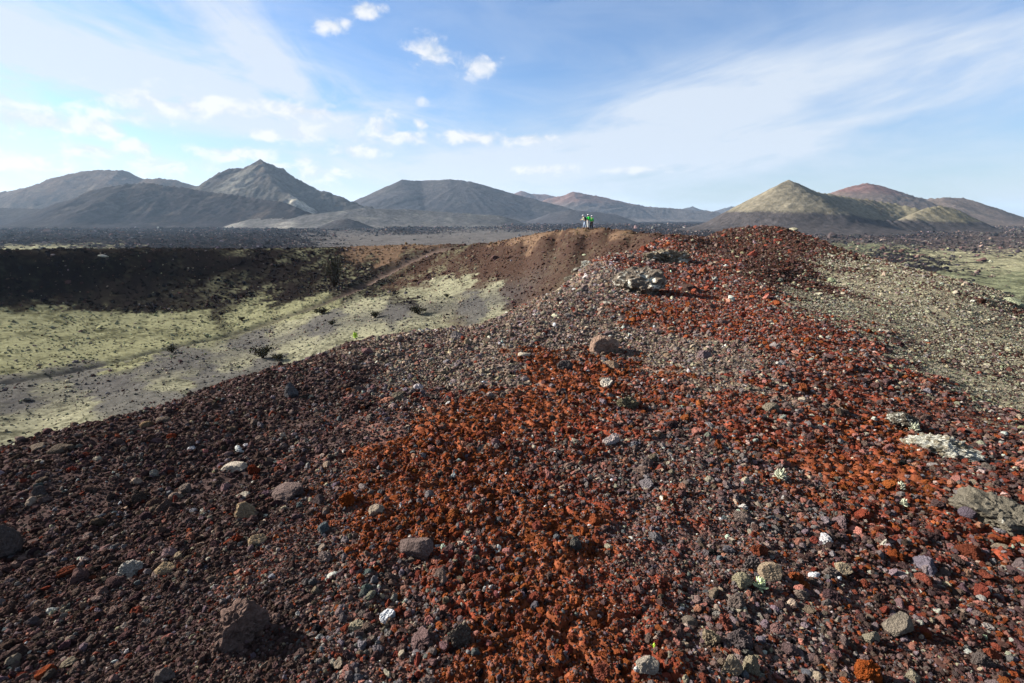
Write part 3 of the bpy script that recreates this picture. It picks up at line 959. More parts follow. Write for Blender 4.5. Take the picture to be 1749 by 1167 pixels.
PAL = {'d1': (.072, .045, .040), 'd2': (.124, .081, .070), 'd3': (.165, .116, .098), 'g1': (.20, .165, .16), 'p1': (.38, .305, .23), 'w': (.58, .55, .50),
       's': (.30, .135, .10), 'r': (.175, .048, .030), 'o': (.22, .063, .023), 'k': (.016, .015, .017), 'b': (.13, .132, .135), 'l1': (.33, .295, .205),
       'l2': (.24, .225, .15), 'l3': (.46, .45, .37), 'y': (.20, .195, .115), 't': (.25, .19, .14), 'br': (.065, .034, .025), 'gt': (.15, .095, .058), 'kg': (.10, .095, .088), 'lv': (.045, .038, .037)}
PK = list(PAL)
PC = np.array([PAL[k] for k in PK])
MIX = {
    'D': dict(d1=.42, d2=.30, d3=.13, g1=.04, s=.012, r=.03, p1=.02, w=.006, b=.02),
    'M': dict(d1=.1, d2=.2, d3=.18, g1=.2, s=.12, r=.09, o=.05, p1=.07, w=.015, b=.04, k=.03),
    'Q': dict(d1=.26, d2=.24, r=.18, s=.07, o=.06, g1=.07, p1=.03, l3=.02, d3=.08),
    'O': dict(o=.40, r=.18, s=.1, g1=.07, d2=.11, d3=.06, w=.01, b=.02, k=.04),
    'R': dict(r=.30, s=.15, o=.10, d2=.2, d3=.06, g1=.10, p1=.04, l3=.02, d1=.08),
    'T': dict(d3=.22, t=.33, g1=.15, d2=.10, p1=.15, s=.05, w=.02, r=.03),
    'B': dict(br=.60, r=.07, d2=.18, l2=.05, d1=.14),
    'L': dict(l1=.27, l2=.28, l3=.06, d2=.14, d1=.12, br=.10, g1=.04),
    'W': dict(k=.86, d1=.11, l2=.02, g1=.01), 'X': dict(br=.45, d1=.5, l2=.04, g1=.01), 'G': dict(gt=.7, br=.2, t=.1),
    'Y': dict(y=.66, l2=.26, d1=.05, d2=.03), 'E': dict(l1=.28, l2=.36, d2=.12, kg=.2, k=.04), 'K': dict(kg=.6, d1=.22, l2=.18),
    'V': dict(k=.72, d1=.22, d3=.04, g1=.02), 'S': dict(kg=1), 'P': dict(d1=.8, l2=.2), 'N': dict(d1=.7, l2=.3), 'U': dict(lv=.75, k=.2, d3=.05),
}
MIXM = np.zeros((len(ZK), len(PK)))
for k, dct in MIX.items():
    for c, w in dct.items():
        MIXM[ZK.index(k), PK.index(c)] = w
MIXM /= MIXM.sum(1, keepdims=True)

# what can be seen from about the camera's place: slope of the horizon so far along each direction
_vt = np.radians(np.linspace(-75, 75, 301))
_vr = np.exp(np.linspace(math.log(0.8), math.log(150), 220))
_VT, _VR = np.meshgrid(_vt, _vr, indexing='ij')
_vs = base_height(_VR * np.sin(_VT), _VR * np.cos(_VT)) / _VR
_vmax = np.maximum.accumulate(_vs, axis=1)


def visible(x, y, margin):
    r = np.hypot(x, y)
    i = np.clip(((np.arctan2(x, y) - _vt[0]) / (_vt[1] - _vt[0])).round().astype(int), 0, len(_vt) - 1)
    j = np.clip((np.log(r / _vr[0]) / math.log(_vr[1] / _vr[0])).round().astype(int), 0, len(_vr) - 1)
    return _vs[i, j] >= _vmax[i, j] - margin


RNG = np.random.default_rng(5)


def scatter_points(r0, r1, d0, d1, cover, half=68):
    """random places over a sector; stone size grows with distance, number falls with it"""
    n = 0
    xs, ys = [], []
    edges = np.exp(np.linspace(math.log(r0), math.log(r1), 40))
    for a, b in zip(edges[:-1], edges[1:]):
        d = d0 + d1 * (a + b) / 2
        cnt = int(cover / d ** 2 * math.radians(half) * (b * b - a * a))
        r = np.sqrt(RNG.uniform(a * a, b * b, cnt))
        t = np.radians(RNG.uniform(-half, half, cnt))
        xs.append(r * np.sin(t))
        ys.append(r * np.cos(t))
    return np.concatenate(xs), np.concatenate(ys)


def pick_colour(W):
    S = W ** 1.35
    S /= S.sum(1, keepdims=True)
    cdf = np.cumsum(S @ MIXM, 1)
    u = RNG.random(len(W))[:, None] * cdf[:, -1:]
    k = np.minimum((u > cdf).sum(1), len(PK) - 1)
    c = PC[k] * np.exp(RNG.normal(0, 0.22, len(W)))[:, None] * np.exp(RNG.normal(0, 0.06, (len(W), 3)))
    return k, np.clip(c, 0.005, 0.75)


def hidden_collection(name, meshes, mat):
    c = bpy.data.collections.new(name)
    for i, me in enumerate(meshes):
        me.materials.append(mat)
        o = bpy.data.objects.new('%s_%02d' % (name, i), me)
        c.objects.link(o)
    return c


def instancer(name, co, rot, scl, idx, col, coll):
    me = bpy.data.meshes.new(name)
    me.vertices.add(len(co))
    me.vertices.foreach_set('co', co.astype(np.float32).ravel())
    for nm, typ, arr, key in (('srot', 'FLOAT_VECTOR', rot, 'vector'), ('sscale', 'FLOAT_VECTOR', scl, 'vector'), ('sidx', 'INT', idx, 'value'),
                              ('scol', 'FLOAT_COLOR', np.concatenate([col, np.ones((len(col), 1))], 1), 'color')):
        a = me.attributes.new(nm, typ, 'POINT')
        a.data.foreach_set(key, (arr.astype(np.int32) if typ == 'INT' else arr.astype(np.float32)).ravel())
    o = link(name, me)
    ng = bpy.data.node_groups.new(name + '_scatter', 'GeometryNodeTree')
    ng.interface.new_socket('Geometry', in_out='INPUT', socket_type='NodeSocketGeometry')
    ng.interface.new_socket('Geometry', in_out='OUTPUT', socket_type='NodeSocketGeometry')
    N, L = ng.nodes, ng.links
    gi, go = N.new('NodeGroupInput'), N.new('NodeGroupOutput')
    ci = N.new('GeometryNodeCollectionInfo')
    ci.inputs['Collection'].default_value = coll
    ci.inputs['Separate Children'].default_value = True
    ci.inputs['Reset Children'].default_value = True
    ip = N.new('GeometryNodeInstanceOnPoints')
    ip.inputs['Pick Instance'].default_value = True

    def att(nm, typ):
        n = N.new('GeometryNodeInputNamedAttribute')
        n.data_type = typ
        n.inputs['Name'].default_value = nm
        return n.outputs[0]
    e2r = N.new('FunctionNodeEulerToRotation')
    L.new(att('srot', 'FLOAT_VECTOR'), e2r.inputs[0])
    L.new(gi.outputs[0], ip.inputs['Points'])
    L.new(ci.outputs[0], ip.inputs['Instance'])
    L.new(att('sidx', 'INT'), ip.inputs['Instance Index'])
    L.new(e2r.outputs[0], ip.inputs['Rotation'])
    L.new(att('sscale', 'FLOAT_VECTOR'), ip.inputs['Scale'])
    L.new(ip.outputs[0], go.inputs[0])
    md = o.modifiers.new('scatter', 'NODES')
    md.node_group = ng
    return o


STONES = [rock_mesh('stone', 100 + i, 3, 7 + i % 5, 0.16, 1.9, 0.55, 0.95, 0.14) for i in range(14)]
STONE_COLL = hidden_collection('stone', STONES, STONE_MAT)
SMALL = [rock_mesh('pebble', 200 + i, 2, 8, 0.16, 1.9, 0.55, 0.95, 0.10) for i in range(10)]
SMALL_COLL = hidden_collection('pebble', SMALL, STONE_MAT)


def stones_at(x, y, d, W, zoff):
    n = len(x)
    k, col = pick_colour(W)
    s = d[:, None] * 0.5 * np.exp(RNG.normal(0, 0.2, (n, 3)))
    s[:, 2] *= 0.82
    z = height(x, y, W) + s[:, 2] * zoff
    rot = np.stack([RNG.normal(0, 0.45, n), RNG.normal(0, 0.45, n), RNG.uniform(0, 6.283, n)], 1)
    return np.stack([x, y, z], 1), rot, s, col, k


# near ridge
_x, _y = scatter_points(0.95, 44, 0.0115, 0.0020, 1.1)
_ok = visible(_x, _y, 0.05)
_x, _y = _x[_ok], _y[_ok]
_W = zone_weights(_x, _y)
_r = np.hypot(_x, _y)
_keep = (zw(_W, 'WXGYEK') < 0.5) | (_r < 14)
_cov = (1.0 - 0.30 * zw(_W, 'O')) * (1 - 0.55 * smooth(fbm(_x / 1.1, _y / 1.1, 4, 0.6, seed=83), 0.05, 0.4))
_keep &= RNG.random(len(_x)) < _cov
_x, _y, _W, _r = _x[_keep], _y[_keep], _W[_keep], _r[_keep]
_d = (0.0115 + 0.0020 * _r) * np.exp(RNG.normal(0, 0.42, len(_r)))
_d *= np.where(RNG.random(len(_r)) < 0.012 + 0.018 * zw(_W, 'MT'), RNG.uniform(1.5, 2.3, len(_r)), 1.0)
_d *= 1 - 0.42 * zw(_W, 'L')
_d *= 1 + 0.6 * np.clip(fbm(_x / 0.9, _y / 0.9, 3, seed=80), -.6, 1)
_co, _rot, _s, _col, _ck = stones_at(_x, _y, _d, _W, 0.30)

# the largest looking loose stones become stones of their own
_app = _d / np.sqrt(_co[:, 0] ** 2 + _co[:, 1] ** 2 + _co[:, 2] ** 2)
_inview = (np.abs(_co[:, 0]) < 1.02 * _co[:, 1]) & (_r > 1.5) & (_r < 9)
_ord = np.argsort(-np.where(_inview, _app, 0))
COBBLES = [i for i in _ord[:110]]
_rest = np.ones(len(_x), bool)
_rest[COBBLES] = False
_near = (_r < 5.5) & _rest
_farr = (_r >= 5.5) & _rest
o = instancer('gravel', _co[_near], _rot[_near], _s[_near], RNG.integers(0, len(STONES), _near.sum()), _col[_near], STONE_COLL)
set_props(o, 'loose red, brown and grey scoria gravel close to the camera', 'gravel', kind='stuff')
o = instancer('gravel', _co[_farr], _rot[_farr], _s[_farr], RNG.integers(0, len(SMALL), _farr.sum()), _col[_farr], SMALL_COLL)
set_props(o, 'loose scoria gravel and lichen stones along the ridge top', 'gravel', kind='stuff')

_fx, _fy = scatter_points(0.95, 3.6, 0.0055, 0.0014, 0.8, 62)
_ok = visible(_fx, _fy, 0.05)
_fx, _fy = _fx[_ok], _fy[_ok]
_fW = zone_weights(_fx, _fy)
_fd = (0.0055 + 0.0014 * np.hypot(_fx, _fy)) * np.exp(RNG.normal(0, 0.3, len(_fx)))
_a, _b, _c, _e, _f = stones_at(_fx, _fy, _fd, _fW, 0.3)
o = instancer('grit', _a, _b, _c, RNG.integers(0, len(SMALL), len(_a)), _e, SMALL_COLL)
set_props(o, 'fine cinder grit between the stones near the camera', 'grit', kind='stuff')

# clinker blocks on the lava plain
_lx, _ly = scatter_points(175, 2300, 0.7, 0.0014, 0.16, 60)
_lW = zone_weights(_lx, _ly)
_ok = RNG.random(len(_lx)) < zw(_lW, 'VU') * (0.25 + 0.75 * smooth(fbm(_lx / 60, _ly / 60, 4, 0.6, seed=82), -0.25, 0.3)) + 0.01 * zw(_lW, 'S')
_lx, _ly, _lW = _lx[_ok], _ly[_ok], _lW[_ok]
_ld = (0.7 + 0.0014 * np.hypot(_lx, _ly)) * np.exp(RNG.normal(0, 0.45, len(_lx)))
_a, _b, _c, _e, _f = stones_at(_lx, _ly, _ld, _lW, 0.2)
o = instancer('lava_rubble', _a, _b, _c, RNG.integers(0, len(SMALL), len(_a)), _e, SMALL_COLL)
set_props(o, 'dark clinker blocks covering the lava plain', 'rubble', kind='stuff')

# crater bowl and its walls
_cx, _cy = scatter_points(16, 140, 0.03, 0.0017, 0.24, 64)
_ok = visible(_cx, _cy, 0.02)
_cx, _cy = _cx[_ok], _cy[_ok]
_cW = zone_weights(_cx, _cy)
_ok = (zw(_cW, 'WXGYEK') > 0.5) & (RNG.random(len(_cx)) < 1 - 0.45 * zw(_cW, 'YEK'))
_cx, _cy, _cW = _cx[_ok], _cy[_ok], _cW[_ok]
_ok = dist_poly(_cx, _cy, _path) > 1.0
_cx, _cy, _cW = _cx[_ok], _cy[_ok], _cW[_ok]
_ok = RNG.random(len(_cx)) < 0.35 + 0.65 * smooth(fbm(_cx / 6, _cy / 6, 4, 0.6, seed=81), -0.2, 0.3)
_cx, _cy, _cW = _cx[_ok], _cy[_ok], _cW[_ok]
_cd = (0.03 + 0.0016 * np.hypot(_cx, _cy)) * (1 - 0.2 * zw(_cW, 'YEK')) * np.exp(RNG.normal(0, 0.5, len(_cx)))
_a, _b, _c, _e, _f = stones_at(_cx, _cy, _cd, _cW, 0.25)
o = instancer('crater_rubble', _a, _b, _c, RNG.integers(0, len(SMALL), len(_a)), _e, SMALL_COLL)
set_props(o, 'lichen covered rubble strewn over the crater bowl', 'rubble', kind='stuff')
print('rubble', len(_a))

# ------------------------------------------------------------------ rocks one can point at
FWD = np.array([0, math.cos(PITCH), -math.sin(PITCH)])
HEROES = []


def rock(px, py, w, h, colour, label, seed, name='rock', depth=0.8, planes=9, rough=0.10, fine=0.05, lichen=0.0, yaw=0.0, tilt=(0, 0), sub=5, sink=0.30, tall=1.0,
         freq=1.6, lo=0.55, hi=0.95, cat='rock'):
    """w, h: size in the photograph's pixels; the rock stands on the ground where the photograph shows its foot"""
    p = march([(px, py + h * 0.22)])[0]
    z = float(height(p[:1], p[1:])[0])
    dist = float(np.dot(np.array([p[0], p[1], z]), FWD))
    sx = w * dist / F_PX / 2 * 1.06
    if cat == 'outcrop':
        sink = 0.42
    sz = h * dist / F_PX / 2 * tall * 0.78 / (1 - sink)
    sy = sx * depth
    me = rock_mesh(name, seed, sub, planes, rough, freq, lo, hi, fine)
    o = link(name, me, ROCK_MAT, loc=(p[0], p[1], z + sz * (1 - 2 * sink)), rot=(math.radians(tilt[0]), math.radians(tilt[1]), math.radians(yaw)), scale=(sx, sy, sz))
    o.color = (colour[0] * 1.1, colour[1] * 1.02, colour[2] * .9, 1)
    o['lichen'] = float(lichen)
    set_props(o, label, cat)
    HEROES.append((o, px, py, max(w, h)))
    return o


PINK, TAN, LILAC, DARK, GREY, WHITE, RED, OCH = (.21, .15, .125), (.30, .235, .165), (.15, .118, .118), (.042, .034, .034), (.19, .172, .15), (.52, .50, .46), (.17, .045, .026), (.24, .065, .02)
rock(1031, 594, 46, 38, PINK, 'pinkish tan boulder alone on pale gravel, its right side in shade', 1, planes=7, depth=0.9, yaw=20, rough=.06, lo=.6)
rock(1098, 490, 92, 48, (.12, .105, .092), 'dark craggy outcrop streaked white with lichen on the ridge', 2, 'outcrop', lichen=.55, rough=.26, fine=.12, planes=12, freq=1.9, depth=.75, lo=.5, hi=1.0, cat='outcrop')
rock(1136, 443, 74, 24, (.14, .12, .095), 'low pale slab outcrop with lichen beside red gravel further up the ridge', 3, 'outcrop', lichen=.5, rough=.25, fine=.2, planes=6, freq=2.2, cat='outcrop')
rock(1165, 450, 18, 10, (.25, .23, .19), 'small whitish lichen stone at the right end of the pale slab outcrop', 4, lichen=.7, rough=.2)
rock(1003, 452, 24, 14, (.2, .185, .16), 'white lichen rock jutting from the ridge edge, topmost of three', 5, lichen=.8, rough=.28, fine=.2)
rock(988, 463, 24, 12, (.17, .155, .135), 'white lichen rock on the ridge edge, middle of three', 6, lichen=.7, rough=.28, fine=.2)
rock(975, 477, 20, 11, (.15, .14, .12), 'greyish lichen rock on the ridge edge, lowest of three', 7, lichen=.5, rough=.25, fine=.2)
rock(716, 942, 60, 58, LILAC, 'smooth purple grey slab leaning up out of orange clay', 8, planes=6, depth=.38, rough=.03, fine=.02, yaw=-12, tilt=(-12, -32), lo=.5, hi=.85)
rock(412, 1068, 92, 104, (.15, .108, .10), 'large dark rough lava lump, biggest on the dark slope', 9, planes=13, depth=.75, rough=.17, fine=.08, yaw=38, tilt=(6, -24), freq=2.0, tall=.92, lo=.55, hi=1.0)
rock(497, 838, 58, 34, LILAC, 'grey lilac slab with a whitish left end', 10, planes=7, depth=.7, rough=.1, fine=.05, lichen=.25, yaw=-15, tall=.8)
rock(545, 858, 22, 22, (.105, .085, .09), 'small pointed purple stone just right of the lilac slab', 11, planes=6, rough=.05, fine=.03, depth=.5)
rock(420, 876, 36, 32, TAN, 'pale tan blocky rock on dark gravel below the white flat stone', 12, planes=7, rough=.1, fine=.09)
rock(222, 977, 42, 30, (.33, .325, .315), 'white striated rock with grey bands on the dark slope', 13, planes=8, rough=.14, fine=.14, lichen=.55)
rock(283, 974, 30, 20, TAN, 'tan rock to the right of the white striated rock', 14, planes=7, rough=.08)
rock(253, 981, 13, 12, (.25, .22, .24), 'small lilac stone between the white striated rock and the tan rock', 15, rough=.06)
rock(14, 932, 46, 66, (.10, .085, .085), 'large dark rock cut by the left edge of the picture', 16, planes=8, rough=.12, depth=.8)
rock(1700, 886, 116, 52, (.135, .128, .11), 'big flat grey green outcrop at the right edge', 17, 'outcrop', planes=18, rough=.20, fine=.10, lichen=.3, depth=.9, freq=2.2, tall=.95, sink=.3, lo=.55, hi=1.0, tilt=(6, 8), cat='outcrop')
rock(1653, 888, 30, 17, (.11, .095, .13), 'flat violet stone touching the grey green outcrop', 18, planes=6, rough=.04, fine=.02)
rock(1610, 768, 88, 44, (.2, .185, .145), 'long pale lichen crusted outcrop running down the right slope', 19, 'outcrop', lichen=.75, planes=8, rough=.22, fine=.16, depth=.42, yaw=-34, freq=2.2, tall=.9, cat='outcrop')
rock(1545, 724, 44, 24, (.09, .082, .07), 'dark mossy rock with white crust above the long pale outcrop', 20, lichen=.6, planes=7, rough=.25, fine=.2, yaw=-20)
rock(1530, 1068, 44, 40, GREY, 'pale grey angular block on the lower right slope', 21, planes=6, rough=.03, fine=.03, yaw=25, lo=.6, hi=.85)
rock(1482, 1145, 38, 46, OCH, 'orange red pointed scoria rock at the bottom right', 22, planes=7, rough=.12, fine=.14, tilt=(0, 15))
rock(1316, 984, 40, 32, (.30, .245, .19), 'pale tan pointed rock with a dark left side, right of the sprouting succulent', 23, planes=6, rough=.05, fine=.03)
rock(1438, 976, 27, 20, (.34, .29, .22), 'small cream rock above the pale grey block', 24, planes=7, rough=.1)
rock(785, 1093, 36, 54, (.13, .115, .105), 'grey porous rock standing beside orange clay near the bottom', 25, planes=8, rough=.16, fine=.2, freq=2.4)
rock(1104, 1150, 34, 26, (.30, .28, .255), 'whitish grey rock at the bottom edge', 26, planes=7, rough=.08)
rock(1028, 1154, 30, 18, (.21, .07, .05), 'rounded red scoria at the bottom edge left of the whitish grey rock', 27, planes=8, rough=.15, fine=.15)
rock(1246, 1144, 34, 44, (.25, .215, .17), 'pale angular rock near the bottom, right of the whitish grey one', 28, planes=7, rough=.06, fine=.05)
rock(1282, 1142, 26, 40, (.25, .225, .175), 'pale tan rough rock directly right of the pale angular one', 29, planes=8, rough=.14, fine=.12)
rock(1259, 1096, 40, 34, (.105, .09, .098), 'dark purplish rough rock above the pale angular one', 30, planes=8, rough=.2, fine=.2)
rock(1214, 1092, 26, 32, (.24, .205, .155), 'tan porous rock left of the dark purplish rough rock', 31, planes=8, rough=.2, fine=.18)
rock(1237, 1064, 32, 28, (.25, .09, .07), 'round salmon red scoria above the tan porous rock', 32, planes=10, rough=.2, fine=.22, freq=2.6)
rock(1177, 1063, 24, 13, (.16, .14, .125), 'flat grey brick shaped stone left of the round salmon scoria', 33, planes=6, rough=.03, fine=.03)
rock(1256, 1032, 25, 32, (.15, .125, .12), 'brownish grey upright rock above the round salmon scoria', 34, planes=8, rough=.12, fine=.1)
rock(1265, 998, 34, 26, (.24, .225, .165), 'lichen yellow rock left of the sprouting succulent', 35, planes=7, rough=.12, lichen=.3)
rock(1282, 966, 28, 26, (.13, .115, .12), 'grey porous round rock above the lichen yellow rock', 36, planes=9, rough=.2, fine=.2)
rock(1035, 660, 20, 22, WHITE, 'bright white rock in the red clay below the pinkish boulder', 37, planes=7, rough=.14, tilt=(0, 30))
rock(1042, 626, 26, 14, (.23, .17, .13), 'flat tan slab between the pinkish boulder and the bright white rock', 38, planes=6, rough=.05)
rock(405, 797, 42, 13, (.42, .39, .35), 'flat whitish stone lying on dark gravel', 39, planes=7, rough=.08, fine=.05)
rock(441, 925, 26, 17, TAN, 'tan stone beside a small red scoria on the dark slope', 40, planes=7, rough=.08)
rock(404, 926, 21, 16, (.19, .05, .03), 'small red scoria left of the tan stone on the dark slope', 41, planes=10, rough=.2, fine=.2)
rock(498, 670, 20, 36, (.115, .115, .13), 'upright bluish grey rock near the crater edge', 42, planes=7, rough=.08)
rock(1317, 704, 29, 22, (.165, .15, .125), 'grey angular block on red gravel in the middle right', 43, planes=6, rough=.03, fine=.03, lo=.55, hi=.8)
rock(1690, 1109, 32, 20, (.21, .065, .04), 'long red stone near the bottom right corner', 44, planes=8, rough=.06, tilt=(0, 20))
rock(1486, 1090, 24, 20, (.24, .225, .185), 'small pale rock left of the pale grey block', 45, planes=7, rough=.1)
rock(1678, 1131, 30, 26, (.11, .095, .095), 'grey porous rock below the long red stone', 46, planes=8, rough=.16, fine=.14)
rock(1655, 947, 48, 20, (.12, .038, .024), 'broad rusty red rock below the grey green outcrop', 47, planes=8, rough=.14, fine=.1)
rock(1710, 942, 28, 16, (.22, .185, .15), 'pale rock right of the broad rusty rock', 48, planes=7, rough=.1)
rock(1702, 926, 24, 14, (.19, .055, .025), 'orange brown rock wedged under the grey green outcrop', 49, planes=7, rough=.1)
rock(644, 881, 24, 20, (.36, .31, .26), 'two toned white and tan stone at the left edge of the orange clay', 50, planes=7, rough=.1)
rock(811, 961, 26, 18, (.26, .27, .19), 'pale greenish lichen stone right of the purple grey slab', 51, planes=8, rough=.14, lichen=.4)
rock(755, 998, 22, 34, (.19, .145, .135), 'pinkish grey stone below the purple grey slab', 52, planes=8, rough=.1)
rock(984, 940, 20, 26, (.09, .09, .088), 'dark grey pointed stone with a white lichen spot on orange clay', 53, planes=6, rough=.08, lichen=.35)
rock(622, 1019, 17, 15, (.085, .10, .105), 'round blue grey pebble on red gravel', 54, planes=10, rough=.08, lo=.8, hi=1.0)
rock(555, 952, 27, 19, (.2, .165, .165), 'pale lilac porous stone between dark gravel and orange clay', 55, planes=8, rough=.16, fine=.14)
rock(106, 768, 34, 14, (.10, .085, .075), 'flat brown slab on the crater edge at the left', 56, planes=6, rough=.08, depth=.9)
rock(68, 765, 26, 10, (.17, .145, .125), 'pale flat slab on the crater edge left of the brown slab', 57, planes=6, rough=.06)
rock(276, 715, 26, 12, (.15, .125, .11), 'flat grey slab on the crater edge behind the dark slope', 58, planes=6, rough=.06)
rock(250, 722, 18, 10, (.19, .14, .095), 'ochre flat stone left of the flat grey slab on the crater edge', 59, planes=6, rough=.06)
rock(197, 717, 16, 11, (.25, .2, .16), 'cream stone on the crater edge, left of the ochre flat one', 60, planes=7, rough=.1)
rock(78, 1153, 28, 22, (.18, .05, .025), 'orange red stone in the bottom left corner', 61, planes=8, rough=.12)
rock(285, 1156, 32, 22, (.15, .125, .12), 'grey stone at the bottom edge below the large lava lump', 62, planes=8, rough=.14)
rock(58, 1062, 22, 18, (.105, .09, .10), 'violet grey rounded stone near the bottom left corner', 63, planes=9, rough=.1)
rock(72, 845, 22, 18, (.085, .075, .08), 'dark violet rounded stone at the left of the dark slope', 64, planes=9, rough=.1)
rock(235, 850, 24, 24, (.085, .068, .062), 'brown knobbly stone in the middle of the dark slope', 65, planes=8, rough=.2, fine=.16)
rock(296, 748, 17, 11, (.19, .045, .025), 'red scoria on dark gravel below the flat grey slab', 66, planes=9, rough=.18, fine=.16)
rock(435, 802, 18, 22, (.18, .045, .025), 'red scoria touching the right end of the flat whitish stone', 67, planes=9, rough=.18, fine=.16)
rock(125, 806, 20, 11, (.16, .04, .03), 'dull red scoria on the upper dark slope', 68, planes=9, rough=.18, fine=.16)
rock(416, 849, 22, 10, (.40, .38, .34), 'small white stone above the pale tan blocky rock', 69, planes=7, rough=.08)
rock(177, 438, 14, 5, (.40, .39, .36), 'white boulder on the black crater wall', 70, rough=.1, sub=4)
rock(895, 612, 18, 9, (.44, .41, .36), 'white flat stone on pale gravel left of the pinkish boulder', 71, planes=6, rough=.06)
rock(1070, 692, 34, 26, (.15, .14, .10), 'lichen covered knobbly rock below the bright white rock', 72, planes=7, rough=.26, fine=.2, lichen=.35)
rock(965, 630, 24, 17, (.075, .068, .072), 'dark grey rock at the top of the orange clay', 73, planes=7, rough=.1)
rock(593, 860, 30, 24, OCH, 'round orange scoria at the left end of the orange clay', 74, planes=10, rough=.2, fine=.22)
rock(1395, 1156, 20, 14, (.36, .31, .25), 'cream stone at the bottom edge right of centre', 75, planes=6, rough=.06)
rock(1556, 1154, 22, 20, (.27, .25, .20), 'pale stone at the bottom edge right of the orange red pointed rock', 76, planes=7, rough=.08)
rock(1360, 990, 28, 24, (.21, .065, .03), 'orange scoria right of the pale tan pointed rock', 77, planes=9, rough=.22, fine=.2)
rock(1415, 984, 26, 22, (.18, .15, .145), 'grey porous stone left of the small cream rock', 78, planes=9, rough=.2, fine=.2)
rock(1370, 1014, 24, 20, (.2, .165, .15), 'pinkish grey stone below the orange scoria on the right', 79, planes=9, rough=.18, fine=.16)
rock(1296, 946, 26, 26, (.2, .065, .04), 'deep red rough scoria above the pale tan pointed rock', 80, planes=9, rough=.22, fine=.2)
# ------------------------------------------------------------------ loose cobbles, one object each
ORD = {1: '', 2: 'second ', 3: 'third ', 4: 'fourth ', 5: 'fifth ', 6: 'sixth ', 7: 'seventh ', 8: 'eighth ', 9: 'ninth ', 10: 'tenth ', 11: 'eleventh ', 12: 'twelfth '}
CNAME = {'d1': 'black brown', 'd2': 'dark brown', 'd3': 'dull brown', 'g1': 'grey', 'p1': 'tan', 'w': 'white', 's': 'salmon red', 'r': 'deep red', 'o': 'orange',
         'k': 'black', 'b': 'blue grey', 'l1': 'lichen', 'l2': 'mossy', 'l3': 'whitish lichen', 'y': 'mossy', 't': 'tan', 'br': 'dark brown', 'gt': 'tan', 'kg': 'grey', 'lv': 'dark grey'}
HNICK = [  # short unmistakable names of landmark rocks, by seed number of the rock
    (1, 'pinkish tan boulder'), (8, 'leaning purple slab'), (9, 'large dark lava lump'), (10, 'lilac slab'), (13, 'white striated rock'), (16, 'dark rock at the left edge'),
    (17, 'grey green outcrop'), (19, 'long pale outcrop'), (21, 'pale grey block'), (22, 'orange red pointed rock'), (23, 'pale tan pointed rock'), (25, 'grey porous rock'),
    (37, 'bright white rock'), (39, 'flat whitish stone'), (43, 'grey angular block'), (44, 'long red stone'), (12, 'tan blocky rock'), (53, 'dark pointed lichen stone'),
    (32, 'round salmon scoria'), (51, 'greenish lichen stone'), (42, 'upright bluish rock'), (64, 'dark violet stone'), (61, 'orange corner stone'), (65, 'brown knobbly stone'),
    (72, 'lichen knobbly rock'), (74, 'round orange scoria')]


def to_pix(p):
    f = p[1] * math.cos(PITCH) - p[2] * math.sin(PITCH)
    u = p[1] * math.sin(PITCH) + p[2] * math.cos(PITCH)
    return CX + F_PX * p[0] / f, CY - F_PX * u / f


_hp = []
for seed, nick in HNICK:
    o = HEROES[seed - 1][0]
    _hp.append((to_pix(o.location), nick))
_entries = []
for i in COBBLES:
    u, v = to_pix(_co[i])
    if any(abs(u - h[1]) < (h[3] + 20) * 0.6 and abs(v - h[2]) < (h[3] + 20) * 0.55 for h in HEROES) or not (8 < u < 1741 and v < 1158):
        continue
    best = min(_hp, key=lambda q: math.hypot(q[0][0] - u, q[0][1] - v))
    du, dv = u - best[0][0], v - best[0][1]
    if abs(du) > abs(dv):
        side = 'right of' if du > 0 else 'left of'
    else:
        side = 'below' if dv > 0 else 'above'
    _entries.append((CNAME[PK[_ck[i]]], side, best[1], math.hypot(du, dv), i))
_entries.sort(key=lambda e: e[:4])
_cnt = {}
_meshes = {}
for cname, side, nick, dist, i in _entries:
    key = (cname, side, nick)
    _cnt[key] = _cnt.get(key, 0) + 1
    more = sum(1 for e in _entries if e[:3] == key) > 1
    k = _cnt[key]
    first = ('nearest ' if k == 1 else ORD[k] + 'nearest ') if more else ''
    lab = '%s%s cobble %s the %s' % (first, cname, side, nick)
    v = int(i) % 12
    if v not in _meshes:
        _meshes[v] = rock_mesh('cobble', 300 + v, 4, 7 + v % 4, 0.13, 1.9, 0.55, 0.95, 0.12)
        _meshes[v].materials.append(ROCK_MAT)
    o = link('cobble', _meshes[v], None, loc=_co[i], rot=_rot[i], scale=_s[i])
    o.color = (*_col[i], 1)
    o['lichen'] = 0.0
    set_props(o, lab, 'stone', 'loose cobbles among the scoria gravel')
print('cobbles', len(_entries))


# ------------------------------------------------------------------ plants
def simple_mat(name, col, rough=0.8, var=0.25, scale=20.0):
    m, g, b = new_mat(name)
    tc = g.new('ShaderNodeTexCoord')
    f = g.lin(g.noise(tc.outputs['Object'], scale, 4.0, 0.6), 0.25, 0.75, 1 - var, 1 + var)
    g.l.new(scale_col(g, col, f), b.inputs['Base Color'])
    b.inputs['Roughness'].default_value = rough
    return m


M_LEAF_PALE = simple_mat('pale_succulent_leaf', (.42, .47, .27), 0.6)
M_LEAF_LIME = simple_mat('lime_leaf', (.28, .42, .05), 0.6)
M_SHRUB = simple_mat('dry_shrub_leaf', (.045, .042, .026), 0.9)
M_TWIG = simple_mat('dry_twig', (.06, .045, .035), 0.9)
M_TUFT = simple_mat('lichen_tuft', (.36, .37, .27), 0.9)


def ground_at(px, py):
    p = march([(px, py)])[0]
    return np.array([p[0], p[1], float(height(p[:1], p[1:])[0])])


